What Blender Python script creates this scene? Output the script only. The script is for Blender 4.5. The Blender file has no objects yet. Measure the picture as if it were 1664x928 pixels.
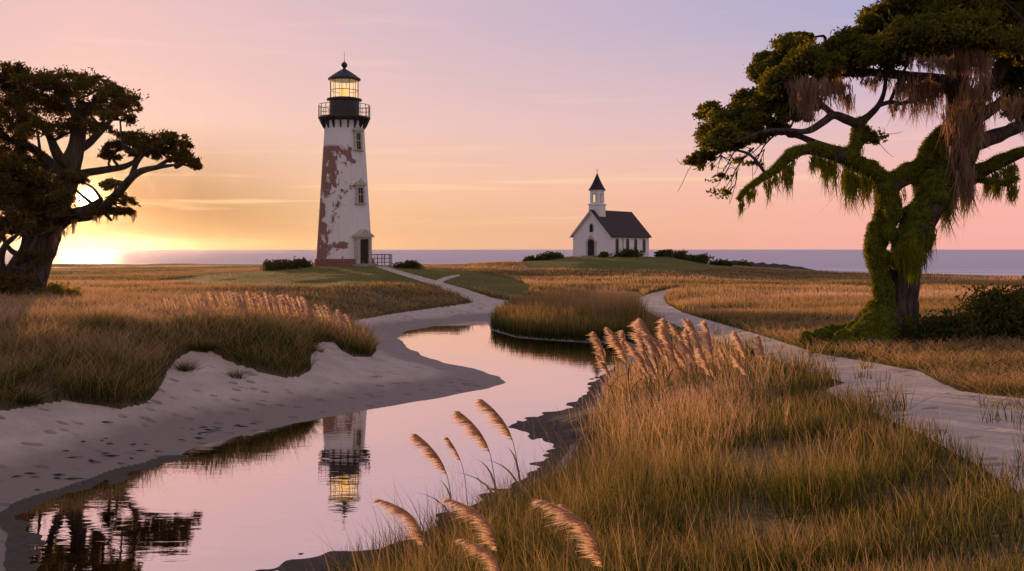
import bpy, math, random
import numpy as np
from mathutils import Vector, Matrix

SC = bpy.context.scene
COL = SC.collection
rng = np.random.default_rng(7)
random.seed(7)

# ------------------------------------------------------------------ camera, sky, sun, exposure
F = 1664.0          # focal length in photo pixels
HC = 4.4            # eye height above the creek
HOR = 403.0         # horizon row in the photo

def P(u, v, Y):
    return np.array([(u - 832.0) / F * Y, Y, HC + (HOR - v) / F * Y])

cam = bpy.data.cameras.new("camera")
cam.sensor_width = 36; cam.lens = 36.0
cam.shift_y = -(464 - HOR) / 1664.0
cam.clip_start = 0.1; cam.clip_end = 60000
camo = bpy.data.objects.new("camera", cam); COL.objects.link(camo)
camo.location = (0, 0, HC); camo.rotation_euler = (math.radians(90), 0, 0)
SC.camera = camo

SUN = Vector(((143 - 832) / F, 1.0, (HOR - 323) / F)).normalized()
SUN_EL = math.asin(SUN.z); SUN_AZ = math.atan2(SUN.x, SUN.y)

vs = SC.view_settings
SC.display_settings.display_device = 'sRGB'
vs.view_transform = 'Standard'; vs.look = 'None'; vs.gamma = 1; vs.exposure = 0.0
vs.use_curve_mapping = False
SC.render.engine = 'CYCLES'
cy = SC.cycles
cy.use_denoising = True
cy.max_bounces = 8; cy.diffuse_bounces = 3; cy.glossy_bounces = 3; cy.transmission_bounces = 5
cy.transparent_max_bounces = 8
cy.use_adaptive_sampling = True; cy.adaptive_threshold = 0.008
cy.sample_clamp_indirect = 6.0
cy.caustics_reflective = False; cy.caustics_refractive = False

class NT:
    """tiny helper around a node tree"""
    def __init__(s, tree):
        s.t = tree; s.n = tree.nodes; s.l = tree.links
    def new(s, typ, **kw):
        nd = s.n.new(typ)
        for k, v in kw.items():
            setattr(nd, k, v)
        return nd
    def link(s, a, b): s.l.new(a, b)
    def _in(s, sock, v):
        if v is None: return
        if hasattr(v, 'is_output'): s.l.new(v, sock)
        else: sock.default_value = v
    def math(s, op, a, b=None, c=None, clamp=False):
        nd = s.n.new('ShaderNodeMath'); nd.operation = op; nd.use_clamp = clamp
        s._in(nd.inputs[0], a); s._in(nd.inputs[1], b); s._in(nd.inputs[2], c)
        return nd.outputs[0]
    def mix(s, f, a, b, blend='MIX'):
        nd = s.n.new('ShaderNodeMix'); nd.data_type = 'RGBA'; nd.blend_type = blend; nd.clamp_factor = True
        s._in(nd.inputs[0], f)
        s._in(nd.inputs[6], a if hasattr(a, 'is_output') else (*a, 1))
        s._in(nd.inputs[7], b if hasattr(b, 'is_output') else (*b, 1))
        return nd.outputs[2]
    def sstep(s, x, a, b):
        nd = s.n.new('ShaderNodeMapRange'); nd.interpolation_type = 'SMOOTHSTEP'
        s._in(nd.inputs[0], x); nd.inputs[1].default_value = a; nd.inputs[2].default_value = b
        nd.inputs[3].default_value = 0; nd.inputs[4].default_value = 1
        return nd.outputs[0]
    def ramp(s, x, stops):
        nd = s.n.new('ShaderNodeValToRGB'); s._in(nd.inputs[0], x)
        el = nd.color_ramp.elements
        while len(el) < len(stops): el.new(0.5)
        for e, (p, c) in zip(el, stops):
            e.position = p; e.color = (*c, 1) if len(c) == 3 else c
        return nd.outputs[0]
    def noise(s, vec, scale, detail=3, rough=0.5, dist=0.0):
        nd = s.n.new('ShaderNodeTexNoise'); s._in(nd.inputs['Vector'], vec)
        nd.inputs['Scale'].default_value = scale; nd.inputs['Detail'].default_value = detail
        nd.inputs['Roughness'].default_value = rough; nd.inputs['Distortion'].default_value = dist
        return nd.outputs[0]
    def mapping(s, vec, scale=(1, 1, 1), rot=(0, 0, 0), loc=(0, 0, 0)):
        nd = s.n.new('ShaderNodeMapping'); s._in(nd.inputs[0], vec)
        nd.inputs['Scale'].default_value = scale; nd.inputs['Rotation'].default_value = rot; nd.inputs['Location'].default_value = loc
        return nd.outputs[0]
    def coord(s, which='Object'):
        return s.n.new('ShaderNodeTexCoord').outputs[which]
    def sep(s, vec):
        nd = s.n.new('ShaderNodeSeparateXYZ'); s._in(nd.inputs[0], vec); return nd.outputs
    def comb(s, x, y, z):
        nd = s.n.new('ShaderNodeCombineXYZ'); s._in(nd.inputs[0], x); s._in(nd.inputs[1], y); s._in(nd.inputs[2], z); return nd.outputs[0]
    def bump(s, h, strength=0.3, dist=0.05):
        nd = s.n.new('ShaderNodeBump'); s._in(nd.inputs['Height'], h)
        nd.inputs['Strength'].default_value = strength; nd.inputs['Distance'].default_value = dist
        return nd.outputs[0]

# --- world: low-sun sky (Nishita) plus the sunset afterglow bands and thin cirrus
world = bpy.data.worlds.new("World"); SC.world = world; world.use_nodes = True
w = NT(world.node_tree); w.n.clear()
sky = w.new('ShaderNodeTexSky'); sky.sky_type = 'NISHITA'; sky.sun_disc = False
sky.sun_elevation = SUN_EL; sky.sun_rotation = SUN_AZ; sky.air_density = 1.0; sky.dust_density = 1.5; sky.ozone_density = 1.5
bgA = w.new('ShaderNodeBackground'); w.link(w.mix(1.0, sky.outputs[0], (.15, .10, .20), 'MULTIPLY'), bgA.inputs[0]); bgA.inputs[1].default_value = 0.05
dirv = w.coord('Generated')
dx, dy_, dz = w.sep(dirv)
h2 = w.math('SQRT', w.math('ADD', w.math('MULTIPLY', dx, dx), w.math('ADD', w.math('MULTIPLY', dy_, dy_), 1e-6)))
hs = math.hypot(SUN.x, SUN.y)
azd = w.math('DIVIDE', w.math('ADD', w.math('MULTIPLY', dx, SUN.x / hs), w.math('MULTIPLY', dy_, SUN.y / hs)), h2)  # cos of azimuth from the sun
zc = w.math('MAXIMUM', dz, 0.0)
sunny = w.ramp(zc, [(0.0, (.66, .46, .17)), (.03, (.72, .50, .22)), (.06, (.80, .56, .33)), (.12, (.84, .57, .46)), (.21, (.82, .53, .50)), (.45, (.46, .40, .50)), (1, (.26, .28, .42))])
right = w.ramp(zc, [(0.0, (.93, .43, .38)), (.03, (.94, .455, .385)), (.06, (.93, .485, .42)), (.12, (.72, .49, .54)), (.21, (.41, .41, .61)), (.45, (.34, .35, .53)), (1, (.26, .28, .42))])
back = w.ramp(zc, [(0.0, (.88, .65, .66)), (.15, (.92, .68, .69)), (.35, (.60, .48, .54)), (1, (.29, .29, .41))])
ang = w.math('DIVIDE', w.math('ARCCOSINE', w.math('MINIMUM', w.math('MAXIMUM', azd, -1.0), 1.0)), math.radians(45))
g1 = w.mix(w.math('MINIMUM', ang, 1.0), sunny, right)
g1 = w.mix(w.math('MULTIPLY', w.math('MULTIPLY', w.math('SUBTRACT', 1.0, w.sstep(ang, .04, .34)), w.math('SUBTRACT', 1.0, w.sstep(zc, .03, .13))), .85), g1, (.12, .10, .05))
g2 = w.mix(w.sstep(ang, 1.2, 2.8), g1, back)
# aureole round the sun and the disc itself
dt = w.new('ShaderNodeVectorMath', operation='DOT_PRODUCT'); w.link(dirv, dt.inputs[0]); dt.inputs[1].default_value = SUN
sd = w.math('MAXIMUM', dt.outputs['Value'], 0.0)
gl1 = w.math('MULTIPLY', w.math('POWER', sd, 120), .0)
gl2 = w.math('MULTIPLY', w.math('POWER', sd, 900), .16)
gl3 = w.math('MULTIPLY', w.math('POWER', sd, 9000), 1.2)
disc = w.math('MULTIPLY', w.sstep(sd, math.cos(math.radians(.62)), math.cos(math.radians(.34))), 5)
def addc(a, f, c):
    vm = w.new('ShaderNodeVectorMath', operation='SCALE'); vm.inputs[0].default_value = c; w.link(f, vm.inputs['Scale'])
    va = w.new('ShaderNodeVectorMath', operation='ADD'); w.link(a, va.inputs[0]); w.link(vm.outputs[0], va.inputs[1])
    return va.outputs[0]
g3 = addc(g2, gl1, (1.0, .46, .08)); g3 = addc(g3, gl2, (1.0, .60, .16)); g3 = addc(g3, gl3, (1.0, .74, .34)); g3 = addc(g3, disc, (1.0, .85, .6))
# cirrus
cv = w.mapping(dirv, scale=(2.2, 2.2, 55), rot=(0, math.radians(1.2), math.radians(15)))
cn = w.noise(cv, 1.6, 5, .55, .4)
band = w.math('MULTIPLY', w.sstep(zc, .012, .045), w.math('SUBTRACT', 1.0, w.sstep(zc, .055, .13)))
cmask = w.math('MULTIPLY', w.sstep(cn, .52, .72), band)
cv2 = w.mapping(dirv, scale=(2.0, 2.0, 26), rot=(0, math.radians(3), 0), loc=(3, 1, 0))
cm2 = w.math('MULTIPLY', w.sstep(w.noise(cv2, 2.3, 4, .5, .3), .55, .78), w.math('MULTIPLY', w.sstep(zc, .08, .13), .22))
g4 = w.mix(w.math('MULTIPLY', cmask, .55), g3, (1.0, .70, .40))
g4 = w.mix(cm2, g4, (1.0, .66, .58))
bgB = w.new('ShaderNodeBackground'); w.link(g4, bgB.inputs[0]); bgB.inputs[1].default_value = 1.0
ash = w.new('ShaderNodeAddShader'); w.link(bgA.outputs[0], ash.inputs[0]); w.link(bgB.outputs[0], ash.inputs[1])
wo = w.new('ShaderNodeOutputWorld'); w.link(ash.outputs[0], wo.inputs[0])

sl = bpy.data.lights.new("sun", 'SUN'); sl.energy = 5.0; sl.angle = math.radians(0.5); sl.color = (1.0, .56, .27)
so = bpy.data.objects.new("sun", sl); COL.objects.link(so)
so.rotation_euler = SUN.to_track_quat('Z', 'Y').to_euler(); so.location = SUN * 300

# ------------------------------------------------------------------ helpers
def smooth(x, a, b):
    t = np.clip((x - a) / (b - a), 0, 1); return t * t * (3 - 2 * t)

def _h(ix, iy, iz):
    n = (ix * 374761393 + iy * 668265263 + iz * 2147483647 + 1013904223) & 0xFFFFFFFF
    n = ((n ^ (n >> 13)) * 1274126177) & 0xFFFFFFFF
    n = ((n ^ (n >> 16)) * 2246822519) & 0xFFFFFFFF
    return ((n ^ (n >> 15)) & 0xFFFFFF) / float(0xFFFFFF)

def vnoise(p):
    """value noise in [-1, 1] at p (N,3)"""
    p = np.asarray(p, float); i = np.floor(p).astype(np.int64); f = p - i; f = f * f * (3 - 2 * f)
    r = 0
    for a in (0, 1):
        for b in (0, 1):
            for c in (0, 1):
                wgt = (f[:, 0] if a else 1 - f[:, 0]) * (f[:, 1] if b else 1 - f[:, 1]) * (f[:, 2] if c else 1 - f[:, 2])
                r = r + wgt * _h(i[:, 0] + a, i[:, 1] + b, i[:, 2] + c)
    return r * 2 - 1

def n2(x, y, s, seed=0):
    return vnoise(np.stack([np.ravel(x) * s, np.ravel(y) * s, np.full(np.size(x), seed * 7.31 + .5)], 1)).reshape(np.shape(x))

def inpoly(u, v, poly):
    poly = np.asarray(poly, float); x = np.ravel(u); y = np.ravel(v); ins = np.zeros(x.shape, bool)
    n = len(poly)
    for k in range(n):
        x0, y0 = poly[k]; x1, y1 = poly[(k + 1) % n]
        if y0 == y1: continue
        c = ((y0 > y) != (y1 > y)) & (x < (x1 - x0) * (y - y0) / (y1 - y0) + x0)
        ins ^= c
    return ins.reshape(np.shape(u))

def sdist(x, y, poly):
    """distance to a polygon, positive outside"""
    poly = np.asarray(poly, float); X = np.ravel(x); Y = np.ravel(y); d = np.full(X.shape, 1e9)
    n = len(poly)
    for k in range(n):
        a = poly[k]; b = poly[(k + 1) % n]; e = b - a; L = max(e @ e, 1e-9)
        t = np.clip(((X - a[0]) * e[0] + (Y - a[1]) * e[1]) / L, 0, 1)
        d = np.minimum(d, (X - a[0] - t * e[0]) ** 2 + (Y - a[1] - t * e[1]) ** 2)
    d = np.sqrt(d); d[inpoly(X, Y, poly)] *= -1
    return d.reshape(np.shape(x))

class MB:
    """collects geometry for one mesh object"""
    def __init__(s): s.v = []; s.f = {3: [], 4: []}; s.n = 0; s.a = []; s.ng = []
    def add(s, v, faces, attr=None):
        v = np.asarray(v, float).reshape(-1, 3)
        for f in (faces if isinstance(faces, list) and len(faces) and isinstance(faces[0], np.ndarray) else [np.asarray(faces)]):
            if f.size: s.f[f.shape[1]].append(f + s.n)
        s.v.append(v)
        s.a.append(np.tile([0.5, 0.5, 0.5], (len(v), 1)) if attr is None else np.asarray(attr, float))
        s.n += len(v)
    def ngon(s, v):
        s.ng.append(list(range(s.n, s.n + len(v)))); v = np.asarray(v, float)
        s.v.append(v); s.a.append(np.tile([.5, .5, .5], (len(v), 1))); s.n += len(v)
    def box(s, lo, hi, M=None):
        x0, y0, z0 = lo; x1, y1, z1 = hi
        v = np.array([(x0, y0, z0), (x1, y0, z0), (x1, y1, z0), (x0, y1, z0), (x0, y0, z1), (x1, y0, z1), (x1, y1, z1), (x0, y1, z1)], float)
        if M is not None: v = xf(M, v)
        s.add(v, np.array([(3, 2, 1, 0), (4, 5, 6, 7), (0, 1, 5, 4), (1, 2, 6, 5), (2, 3, 7, 6), (3, 0, 4, 7)]))
    def prism(s, pts, y0, y1, M=None):
        """outline pts (x,z) counter-clockwise seen from -y, extruded from y0 (front) to y1"""
        n = len(pts)
        v = np.array([(a, y0, b) for a, b in pts] + [(a, y1, b) for a, b in pts], float)
        if M is not None: v = xf(M, v)
        base = s.n
        s.add(v, np.array([(k + n, (k + 1) % n + n, (k + 1) % n, k) for k in range(n)])[:, ::-1][:, ::-1])
        s.ng.append([base + k for k in range(n)]); s.ng.append([base + n + k for k in range(n)][::-1])
    def lathe(s, prof, n=48, M=None, jitter=0):
        prof = np.asarray(prof, float); a = np.arange(n) * 2 * math.pi / n
        v = np.stack([prof[:, 0][:, None] * np.cos(a), prof[:, 0][:, None] * np.sin(a), np.repeat(prof[:, 1][:, None], n, 1)], -1).reshape(-1, 3)
        if M is not None: v = xf(M, v)
        m = len(prof); i = np.arange(m - 1)[:, None] * n; j = np.arange(n)[None]; j2 = (j + 1) % n
        s.add(v, np.stack([i + j, i + j2, i + n + j2, i + n + j], -1).reshape(-1, 4))
    def tube(s, pts, rad, sides=10, sub=6, lump=0.0, lscale=1.0, flute=0.0, nfl=7, ret=False):
        pts = np.asarray(pts, float); rad = np.asarray(rad, float)
        if sub > 1 and len(pts) > 2:
            ex = np.vstack([2 * pts[0] - pts[1], pts, 2 * pts[-1] - pts[-2]]); out = []; ro = []
            for k in range(len(pts) - 1):
                p0, p1, p2, p3 = ex[k:k + 4]
                for t in np.arange(sub) / sub:
                    out.append(.5 * (2 * p1 + (p2 - p0) * t + (2 * p0 - 5 * p1 + 4 * p2 - p3) * t * t + (3 * p1 - p0 - 3 * p2 + p3) * t ** 3))
                    ro.append(rad[k] * (1 - t) + rad[k + 1] * t)
            out.append(pts[-1]); ro.append(rad[-1]); pts = np.array(out); rad = np.array(ro)
        m = len(pts); tan = np.gradient(pts, axis=0); tan /= np.linalg.norm(tan, axis=1)[:, None] + 1e-9
        ref = np.array([1.0, 0, 0]) if abs(tan[0][0]) < .8 else np.array([0, 1.0, 0])
        n0 = ref - tan[0] * (ref @ tan[0]); n0 /= np.linalg.norm(n0); N = [n0]
        for k in range(1, m):
            q = N[-1] - tan[k] * (N[-1] @ tan[k]); N.append(q / (np.linalg.norm(q) + 1e-9))
        N = np.array(N); B = np.cross(tan, N)
        a = np.arange(sides) * 2 * math.pi / sides
        nor = N[:, None] * np.cos(a)[None, :, None] + B[:, None] * np.sin(a)[None, :, None]
        rr = np.repeat(rad[:, None], sides, 1)
        if flute:
            rr = rr * (1 + flute * np.sin(a * nfl + 3 * np.linspace(0, 1, m)[:, None] + 1.5 * np.sin(a * 2)[None]))
        if lump:
            pp = (pts[:, None] + nor * rad[:, None, None]).reshape(-1, 3) / lscale
            rr = rr * (1 + lump * (vnoise(pp) + .5 * vnoise(pp * 2.3 + 9)).reshape(m, sides))
        v = pts[:, None] + nor * rr[..., None]
        i = np.arange(m - 1)[:, None] * sides; j = np.arange(sides)[None]; j2 = (j + 1) % sides
        base = s.n
        s.add(v.reshape(-1, 3), np.stack([i + j, i + j2, i + sides + j2, i + sides + j], -1).reshape(-1, 4))
        s.ng.append([base + k for k in range(sides)][::-1]); s.ng.append([base + (m - 1) * sides + k for k in range(sides)])
        if ret: return v, nor, pts, rad
    def blades(s, base, dirv, L, W, bend, seg=3, rnd=None, dry=None, side=None, full=0.35):
        """ribbons: base(N,3), unit dirv(N,3), length L, width W, bend(N,3) added as t^2*L"""
        Nn = len(base)
        if Nn == 0: return
        if side is None:
            q = rng.normal(size=(Nn, 3)); side = np.cross(dirv, q)
        side = side / (np.linalg.norm(side, axis=1)[:, None] + 1e-9)
        t = np.linspace(0, 1, seg + 1)
        cen = base[:, None] + dirv[:, None] * (L[:, None] * t)[..., None] + bend[:, None] * (L[:, None] * t ** 2)[..., None]
        wt = np.where(t < full, 1.0, 1 - ((t - full) / (1 - full)) ** 1.4)
        off = side[:, None] * (W[:, None] * wt[None] * .5)[..., None]
        v = np.empty((Nn, 2 * seg + 1, 3))
        v[:, 0:2 * seg:2] = (cen - off)[:, :seg]; v[:, 1:2 * seg:2] = (cen + off)[:, :seg]; v[:, 2 * seg] = cen[:, seg]
        if rnd is None: rnd = rng.random(Nn)
        if dry is None: dry = np.full(Nn, .5)
        tt = np.concatenate([np.repeat(t[:seg], 2), [1.0]])
        at = np.stack([np.repeat(rnd[:, None], 2 * seg + 1, 1), np.repeat(tt[None], Nn, 0), np.repeat(dry[:, None], 2 * seg + 1, 1)], -1)
        o = (np.arange(Nn) * (2 * seg + 1))[:, None]
        qs = np.concatenate([o + np.array([[2 * k, 2 * k + 1, 2 * k + 3, 2 * k + 2]]) for k in range(seg - 1)], 0) if seg > 1 else np.zeros((0, 4), int)
        tr = o + np.array([[2 * seg - 2, 2 * seg - 1, 2 * seg]])
        s.add(v.reshape(-1, 3), [qs.astype(int), tr.astype(int)], at.reshape(-1, 3))
    def leaves(s, cen, L, W, up=0.35, rnd=None):
        Nn = len(cen)
        a = rng.normal(size=(Nn, 3)); a /= np.linalg.norm(a, axis=1)[:, None]
        q = rng.normal(size=(Nn, 3)); q[:, 2] += up
        b = np.cross(a, q); b /= np.linalg.norm(b, axis=1)[:, None] + 1e-9
        L = L * rng.uniform(.7, 1.3, Nn); Wd = W * rng.uniform(.7, 1.3, Nn)
        v = np.stack([cen - a * L[:, None] / 2, cen + b * Wd[:, None] / 2, cen + a * L[:, None] / 2, cen - b * Wd[:, None] / 2], 1)
        if rnd is None: rnd = rng.random(Nn)
        at = np.repeat(np.stack([rnd, rng.random(Nn), rng.random(Nn)], 1)[:, None], 4, 1)
        s.add(v.reshape(-1, 3), (np.arange(Nn) * 4)[:, None] + np.arange(4)[None], at.reshape(-1, 3))
    def mesh(s, name, smoothed=False):
        me = bpy.data.meshes.new(name)
        V = np.concatenate(s.v) if s.v else np.zeros((0, 3)); A = np.concatenate(s.a)
        T = np.concatenate(s.f[3]) if s.f[3] else np.zeros((0, 3), int); Q = np.concatenate(s.f[4]) if s.f[4] else np.zeros((0, 4), int)
        G = [np.array(g) for g in s.ng]
        lens = np.concatenate([np.full(len(T), 3), np.full(len(Q), 4), np.array([len(g) for g in G], int)]).astype(np.int32)
        loops = np.concatenate([T.ravel(), Q.ravel()] + G).astype(np.int32)
        me.vertices.add(len(V)); me.vertices.foreach_set('co', V.astype(np.float32).ravel())
        me.loops.add(len(loops)); me.loops.foreach_set('vertex_index', loops)
        me.polygons.add(len(lens)); me.polygons.foreach_set('loop_start', np.concatenate([[0], np.cumsum(lens)[:-1]]).astype(np.int32))
        at = me.attributes.new('tint', 'FLOAT_COLOR', 'POINT')
        at.data.foreach_set('color', np.concatenate([A, np.ones((len(A), 1))], 1).astype(np.float32).ravel())
        me.update(calc_edges=True); me.validate()
        me.polygons.foreach_set('use_smooth', np.full(len(me.polygons), bool(smoothed)))
        return me
    def obj(s, name, mat, parent=None, smoothed=False, origin=None, rot=0):
        if origin is not None and parent is None:
            s.v = [v - np.asarray(origin) for v in s.v]
        me = s.mesh(name, smoothed); me.materials.append(mat)
        o = bpy.data.objects.new(name, me); COL.objects.link(o)
        if origin is not None and parent is None: o.location = origin
        if parent is not None: o.parent = parent
        return o

def xf(M, v):
    M = np.array(M); return np.asarray(v) @ M[:3, :3].T + M[:3, 3]

def tag(o, label=None, cat=None, group=None, kind=None):
    if label: o['label'] = label
    if cat: o['category'] = cat
    if group: o['group'] = group
    if kind: o['kind'] = kind
    return o

def thing(name, label, cat, loc=(0, 0, 0), rz=0, group=None):
    o = bpy.data.objects.new(name, None); COL.objects.link(o); o.empty_display_size = .2
    o.location = loc; o.rotation_euler = (0, 0, rz)
    return tag(o, label, cat, group)

def part(name, mb, mat, root, smoothed=False, world=True):
    """a child mesh; geometry given in world space when world=True (root unrotated, unscaled)"""
    if world: mb.v = [v - np.array(root.location) for v in mb.v]
    me = mb.mesh(name, smoothed); me.materials.append(mat)
    o = bpy.data.objects.new(name, me); COL.objects.link(o); o.parent = root
    return o

# ------------------------------------------------------------------ materials
def mat(name):
    m = bpy.data.materials.new(name); m.use_nodes = True; t = NT(m.node_tree); t.n.clear()
    out = t.new('ShaderNodeOutputMaterial'); return m, t, out

def principled(t, out, col, rough=.7, normal=None, spec=.4, metal=0.0):
    b = t.new('ShaderNodeBsdfPrincipled')
    t._in(b.inputs['Base Color'], col if hasattr(col, 'is_output') else (*col, 1)); t._in(b.inputs['Roughness'], rough)
    b.inputs['Specular IOR Level'].default_value = spec; b.inputs['Metallic'].default_value = metal
    if normal is not None: t.link(normal, b.inputs['Normal'])
    t.link(b.outputs[0], out.inputs[0]); return b

def simple(name, col, rough=.7, nscale=6.0, var=.25, bump=.15, spec=.4, metal=0.0, bdist=.02):
    m, t, out = mat(name); c = t.coord('Object')
    n = t.noise(c, nscale, 4, .6)
    col2 = t.mix(t.sstep(n, .3, .7), tuple(x * (1 - var) for x in col), tuple(min(1, x * (1 + var)) for x in col))
    principled(t, out, col2, rough, t.bump(n, bump, bdist), spec, metal); return m

def leafy(name, cols, dark, trans=.4, transcol=None, gloss=.0):
    """foliage: random mix of cols by tint, with light passing through"""
    m, t, out = mat(name)
    at = t.new('ShaderNodeAttribute'); at.attribute_name = 'tint'
    r, g, b = t.new('ShaderNodeSeparateColor'), None, None
    t.link(at.outputs['Color'], r.inputs[0])
    c = t.ramp(r.outputs[0], [(k / (len(cols) - 1), x) for k, x in enumerate(cols)])
    d = t.new('ShaderNodeBsdfDiffuse'); t.link(c, d.inputs[0])
    tr = t.new('ShaderNodeBsdfTranslucent'); t._in(tr.inputs[0], t.mix(1.0, c, transcol or (1.6, 1.3, .7), 'MULTIPLY'))
    mx = t.new('ShaderNodeMixShader'); mx.inputs[0].default_value = trans
    t.link(d.outputs[0], mx.inputs[1]); t.link(tr.outputs[0], mx.inputs[2]); t.link(mx.outputs[0], out.inputs[0])
    return m

def grassy(name, root, mid, tip, drytip, trans=.45):
    """blades green at the foot and straw at the tip; tint = (random, along, dryness)"""
    m, t, out = mat(name)
    at = t.new('ShaderNodeAttribute'); at.attribute_name = 'tint'
    s = t.new('ShaderNodeSeparateColor'); t.link(at.outputs['Color'], s.inputs[0])
    rnd, al, dry = s.outputs
    x = t.math('ADD', al, t.math('MULTIPLY', t.math('SUBTRACT', dry, .5), .9))
    x = t.math('ADD', x, t.math('MULTIPLY', t.math('SUBTRACT', rnd, .5), .22))
    c = t.mix(t.sstep(x, -.1, .45), root, mid); c = t.mix(t.sstep(x, .35, .85), c, tip); c = t.mix(t.sstep(x, .8, 1.25), c, drytip)
    d = t.new('ShaderNodeBsdfDiffuse'); t.link(c, d.inputs[0])
    tr = t.new('ShaderNodeBsdfTranslucent'); t.link(c, tr.inputs[0])
    mx = t.new('ShaderNodeMixShader'); mx.inputs[0].default_value = trans
    t.link(d.outputs[0], mx.inputs[1]); t.link(tr.outputs[0], mx.inputs[2]); t.link(mx.outputs[0], out.inputs[0])
    return m

M = {}
M['grass'] = grassy('grass_blades', (.034, .040, .008), (.11, .10, .018), (.43, .25, .10), (.74, .46, .30), .5)
M['plume'] = grassy('seed_plume', (.68, .45, .28), (.74, .51, .34), (.79, .57, .41), (.83, .63, .47), trans=.72)
M['stem'] = simple('reed_stem', (.20, .14, .05), .7, 20, .2, .05)
M['leaf_oak'] = leafy('oak_leaves', [(.05, .06, .012), (.09, .095, .018), (.17, .15, .028)], 0, .45, (1.9, 1.5, .6))
M['leaf_sun'] = leafy('sunlit_oak_leaves', [(.045, .036, .011), (.075, .06, .016), (.12, .09, .022)], 0, .55, (2.0, 1.4, .5))
M['leaf_bush'] = leafy('bush_leaves', [(.03, .04, .012), (.055, .06, .018), (.10, .09, .025)], 0, .35)
M['leaf_gold'] = leafy('yellow_green_leaves', [(.09, .09, .015), (.14, .13, .02), (.2, .16, .03)], 0, .5)
M['moss_hang'] = leafy('hanging_spanish_moss', [(.20, .13, .08), (.30, .20, .135), (.40, .285, .20)], 0, .45, (1.2, 1.0, .8))
M['moss_green'] = leafy('green_moss', [(.085, .098, .009), (.155, .168, .012), (.27, .255, .022)], 0, .4)
M['moss_body'] = simple('moss_cushion', (.055, .064, .008), .95, 7, .6, .6, .05, 0, .06)

def bark_mat(name, c1, c2):
    m, t, out = mat(name); c = t.coord('Object')
    n = t.noise(t.mapping(c, (3.2, 3.2, .55)), 2.2, 6, .65, .6)
    n2_ = t.noise(c, 1.2, 3, .5)
    col = t.mix(t.sstep(n, .35, .65), c1, c2); col = t.mix(t.math('MULTIPLY', n2_, .5), col, tuple(x * .6 for x in c1))
    principled(t, out, col, .9, t.bump(n, .9, .09), .15); return m
M['bark'] = bark_mat('grooved_bark', (.030, .022, .018), (.105, .078, .062))
M['bark_dark'] = bark_mat('dark_bark', (.03, .022, .016), (.085, .062, .045))

# ground: sand / wet sand and mud / lawn / grassland soil blended by where each lies
def ground_mat():
    m, t, out = mat('dune_ground'); c = t.coord('Object')
    at = t.new('ShaderNodeAttribute'); at.attribute_name = 'tint'
    s = t.new('ShaderNodeSeparateColor'); t.link(at.outputs['Color'], s.inputs[0]); sand, wet, lawn = s.outputs
    nf = t.noise(c, 9, 5, .65); nm = t.noise(c, 1.1, 4, .55); nb = t.noise(c, .18, 3, .5)
    sc = t.mix(t.sstep(nm, .3, .75), (.47, .355, .285), (.60, .47, .385))
    sc = t.mix(t.math('MULTIPLY', t.sstep(nf, .45, .75), .5), sc, (.36, .28, .225))
    we = t.math('ADD', wet, t.math('MULTIPLY', t.math('SUBTRACT', nm, .5), .5))
    wm = t.sstep(we, .30, .62)
    sc = t.mix(wm, sc, (.26, .19, .155))
    mud = t.sstep(wet, .86, .97)
    sc = t.mix(mud, sc, t.mix(nf, (.055, .040, .030), (.13, .095, .07)))
    so_ = t.mix(t.sstep(nm, .3, .7), (.075, .05, .02), (.12, .08, .032))
    lw = t.mix(t.sstep(nb, .35, .65), (.075, .085, .007), (.13, .115, .010)); lw = t.mix(t.sstep(nf, .35, .75), lw, (.15, .12, .022))
    g = t.mix(lawn, so_, lw)
    edge = t.math('ADD', sand, t.math('MULTIPLY', t.math('SUBTRACT', nf, .5), .35))
    col = t.mix(t.sstep(edge, .4, .6), g, sc)
    # trodden sand: foot-sized pits in patches, wind ripples between
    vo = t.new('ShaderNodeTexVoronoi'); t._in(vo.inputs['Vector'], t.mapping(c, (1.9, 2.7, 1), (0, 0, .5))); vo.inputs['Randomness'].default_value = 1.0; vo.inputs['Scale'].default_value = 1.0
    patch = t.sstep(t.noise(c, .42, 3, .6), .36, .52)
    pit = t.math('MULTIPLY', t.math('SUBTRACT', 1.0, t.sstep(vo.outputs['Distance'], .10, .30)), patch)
    wv = t.new('ShaderNodeTexWave'); t._in(wv.inputs['Vector'], t.mapping(c, (1, 1, 1), (0, 0, .9))); wv.inputs['Scale'].default_value = 1.6; wv.inputs['Distortion'].default_value = 6; wv.inputs['Detail'].default_value = 3; wv.inputs['Detail Scale'].default_value = .8
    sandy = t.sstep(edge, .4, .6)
    col = t.mix(t.math('MULTIPLY', t.math('MULTIPLY', pit, sandy), .5), col, (.20, .15, .125))  # shade of the dents painted into the sand colour
    hgt = t.math('ADD', t.math('MULTIPLY', pit, -.9), t.math('ADD', t.math('MULTIPLY', wv.outputs['Fac'], .03), t.math('ADD', t.math('MULTIPLY', nm, .7), t.math('MULTIPLY', nf, .36))))
    b = principled(t, out, col, t.mix(mud, t.mix(wm, (.95, .95, .95), (.6, .6, .6)), (.95, .95, .95)), t.bump(hgt, .9, .16), .15)
    return m
M['ground'] = ground_mat()

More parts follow.
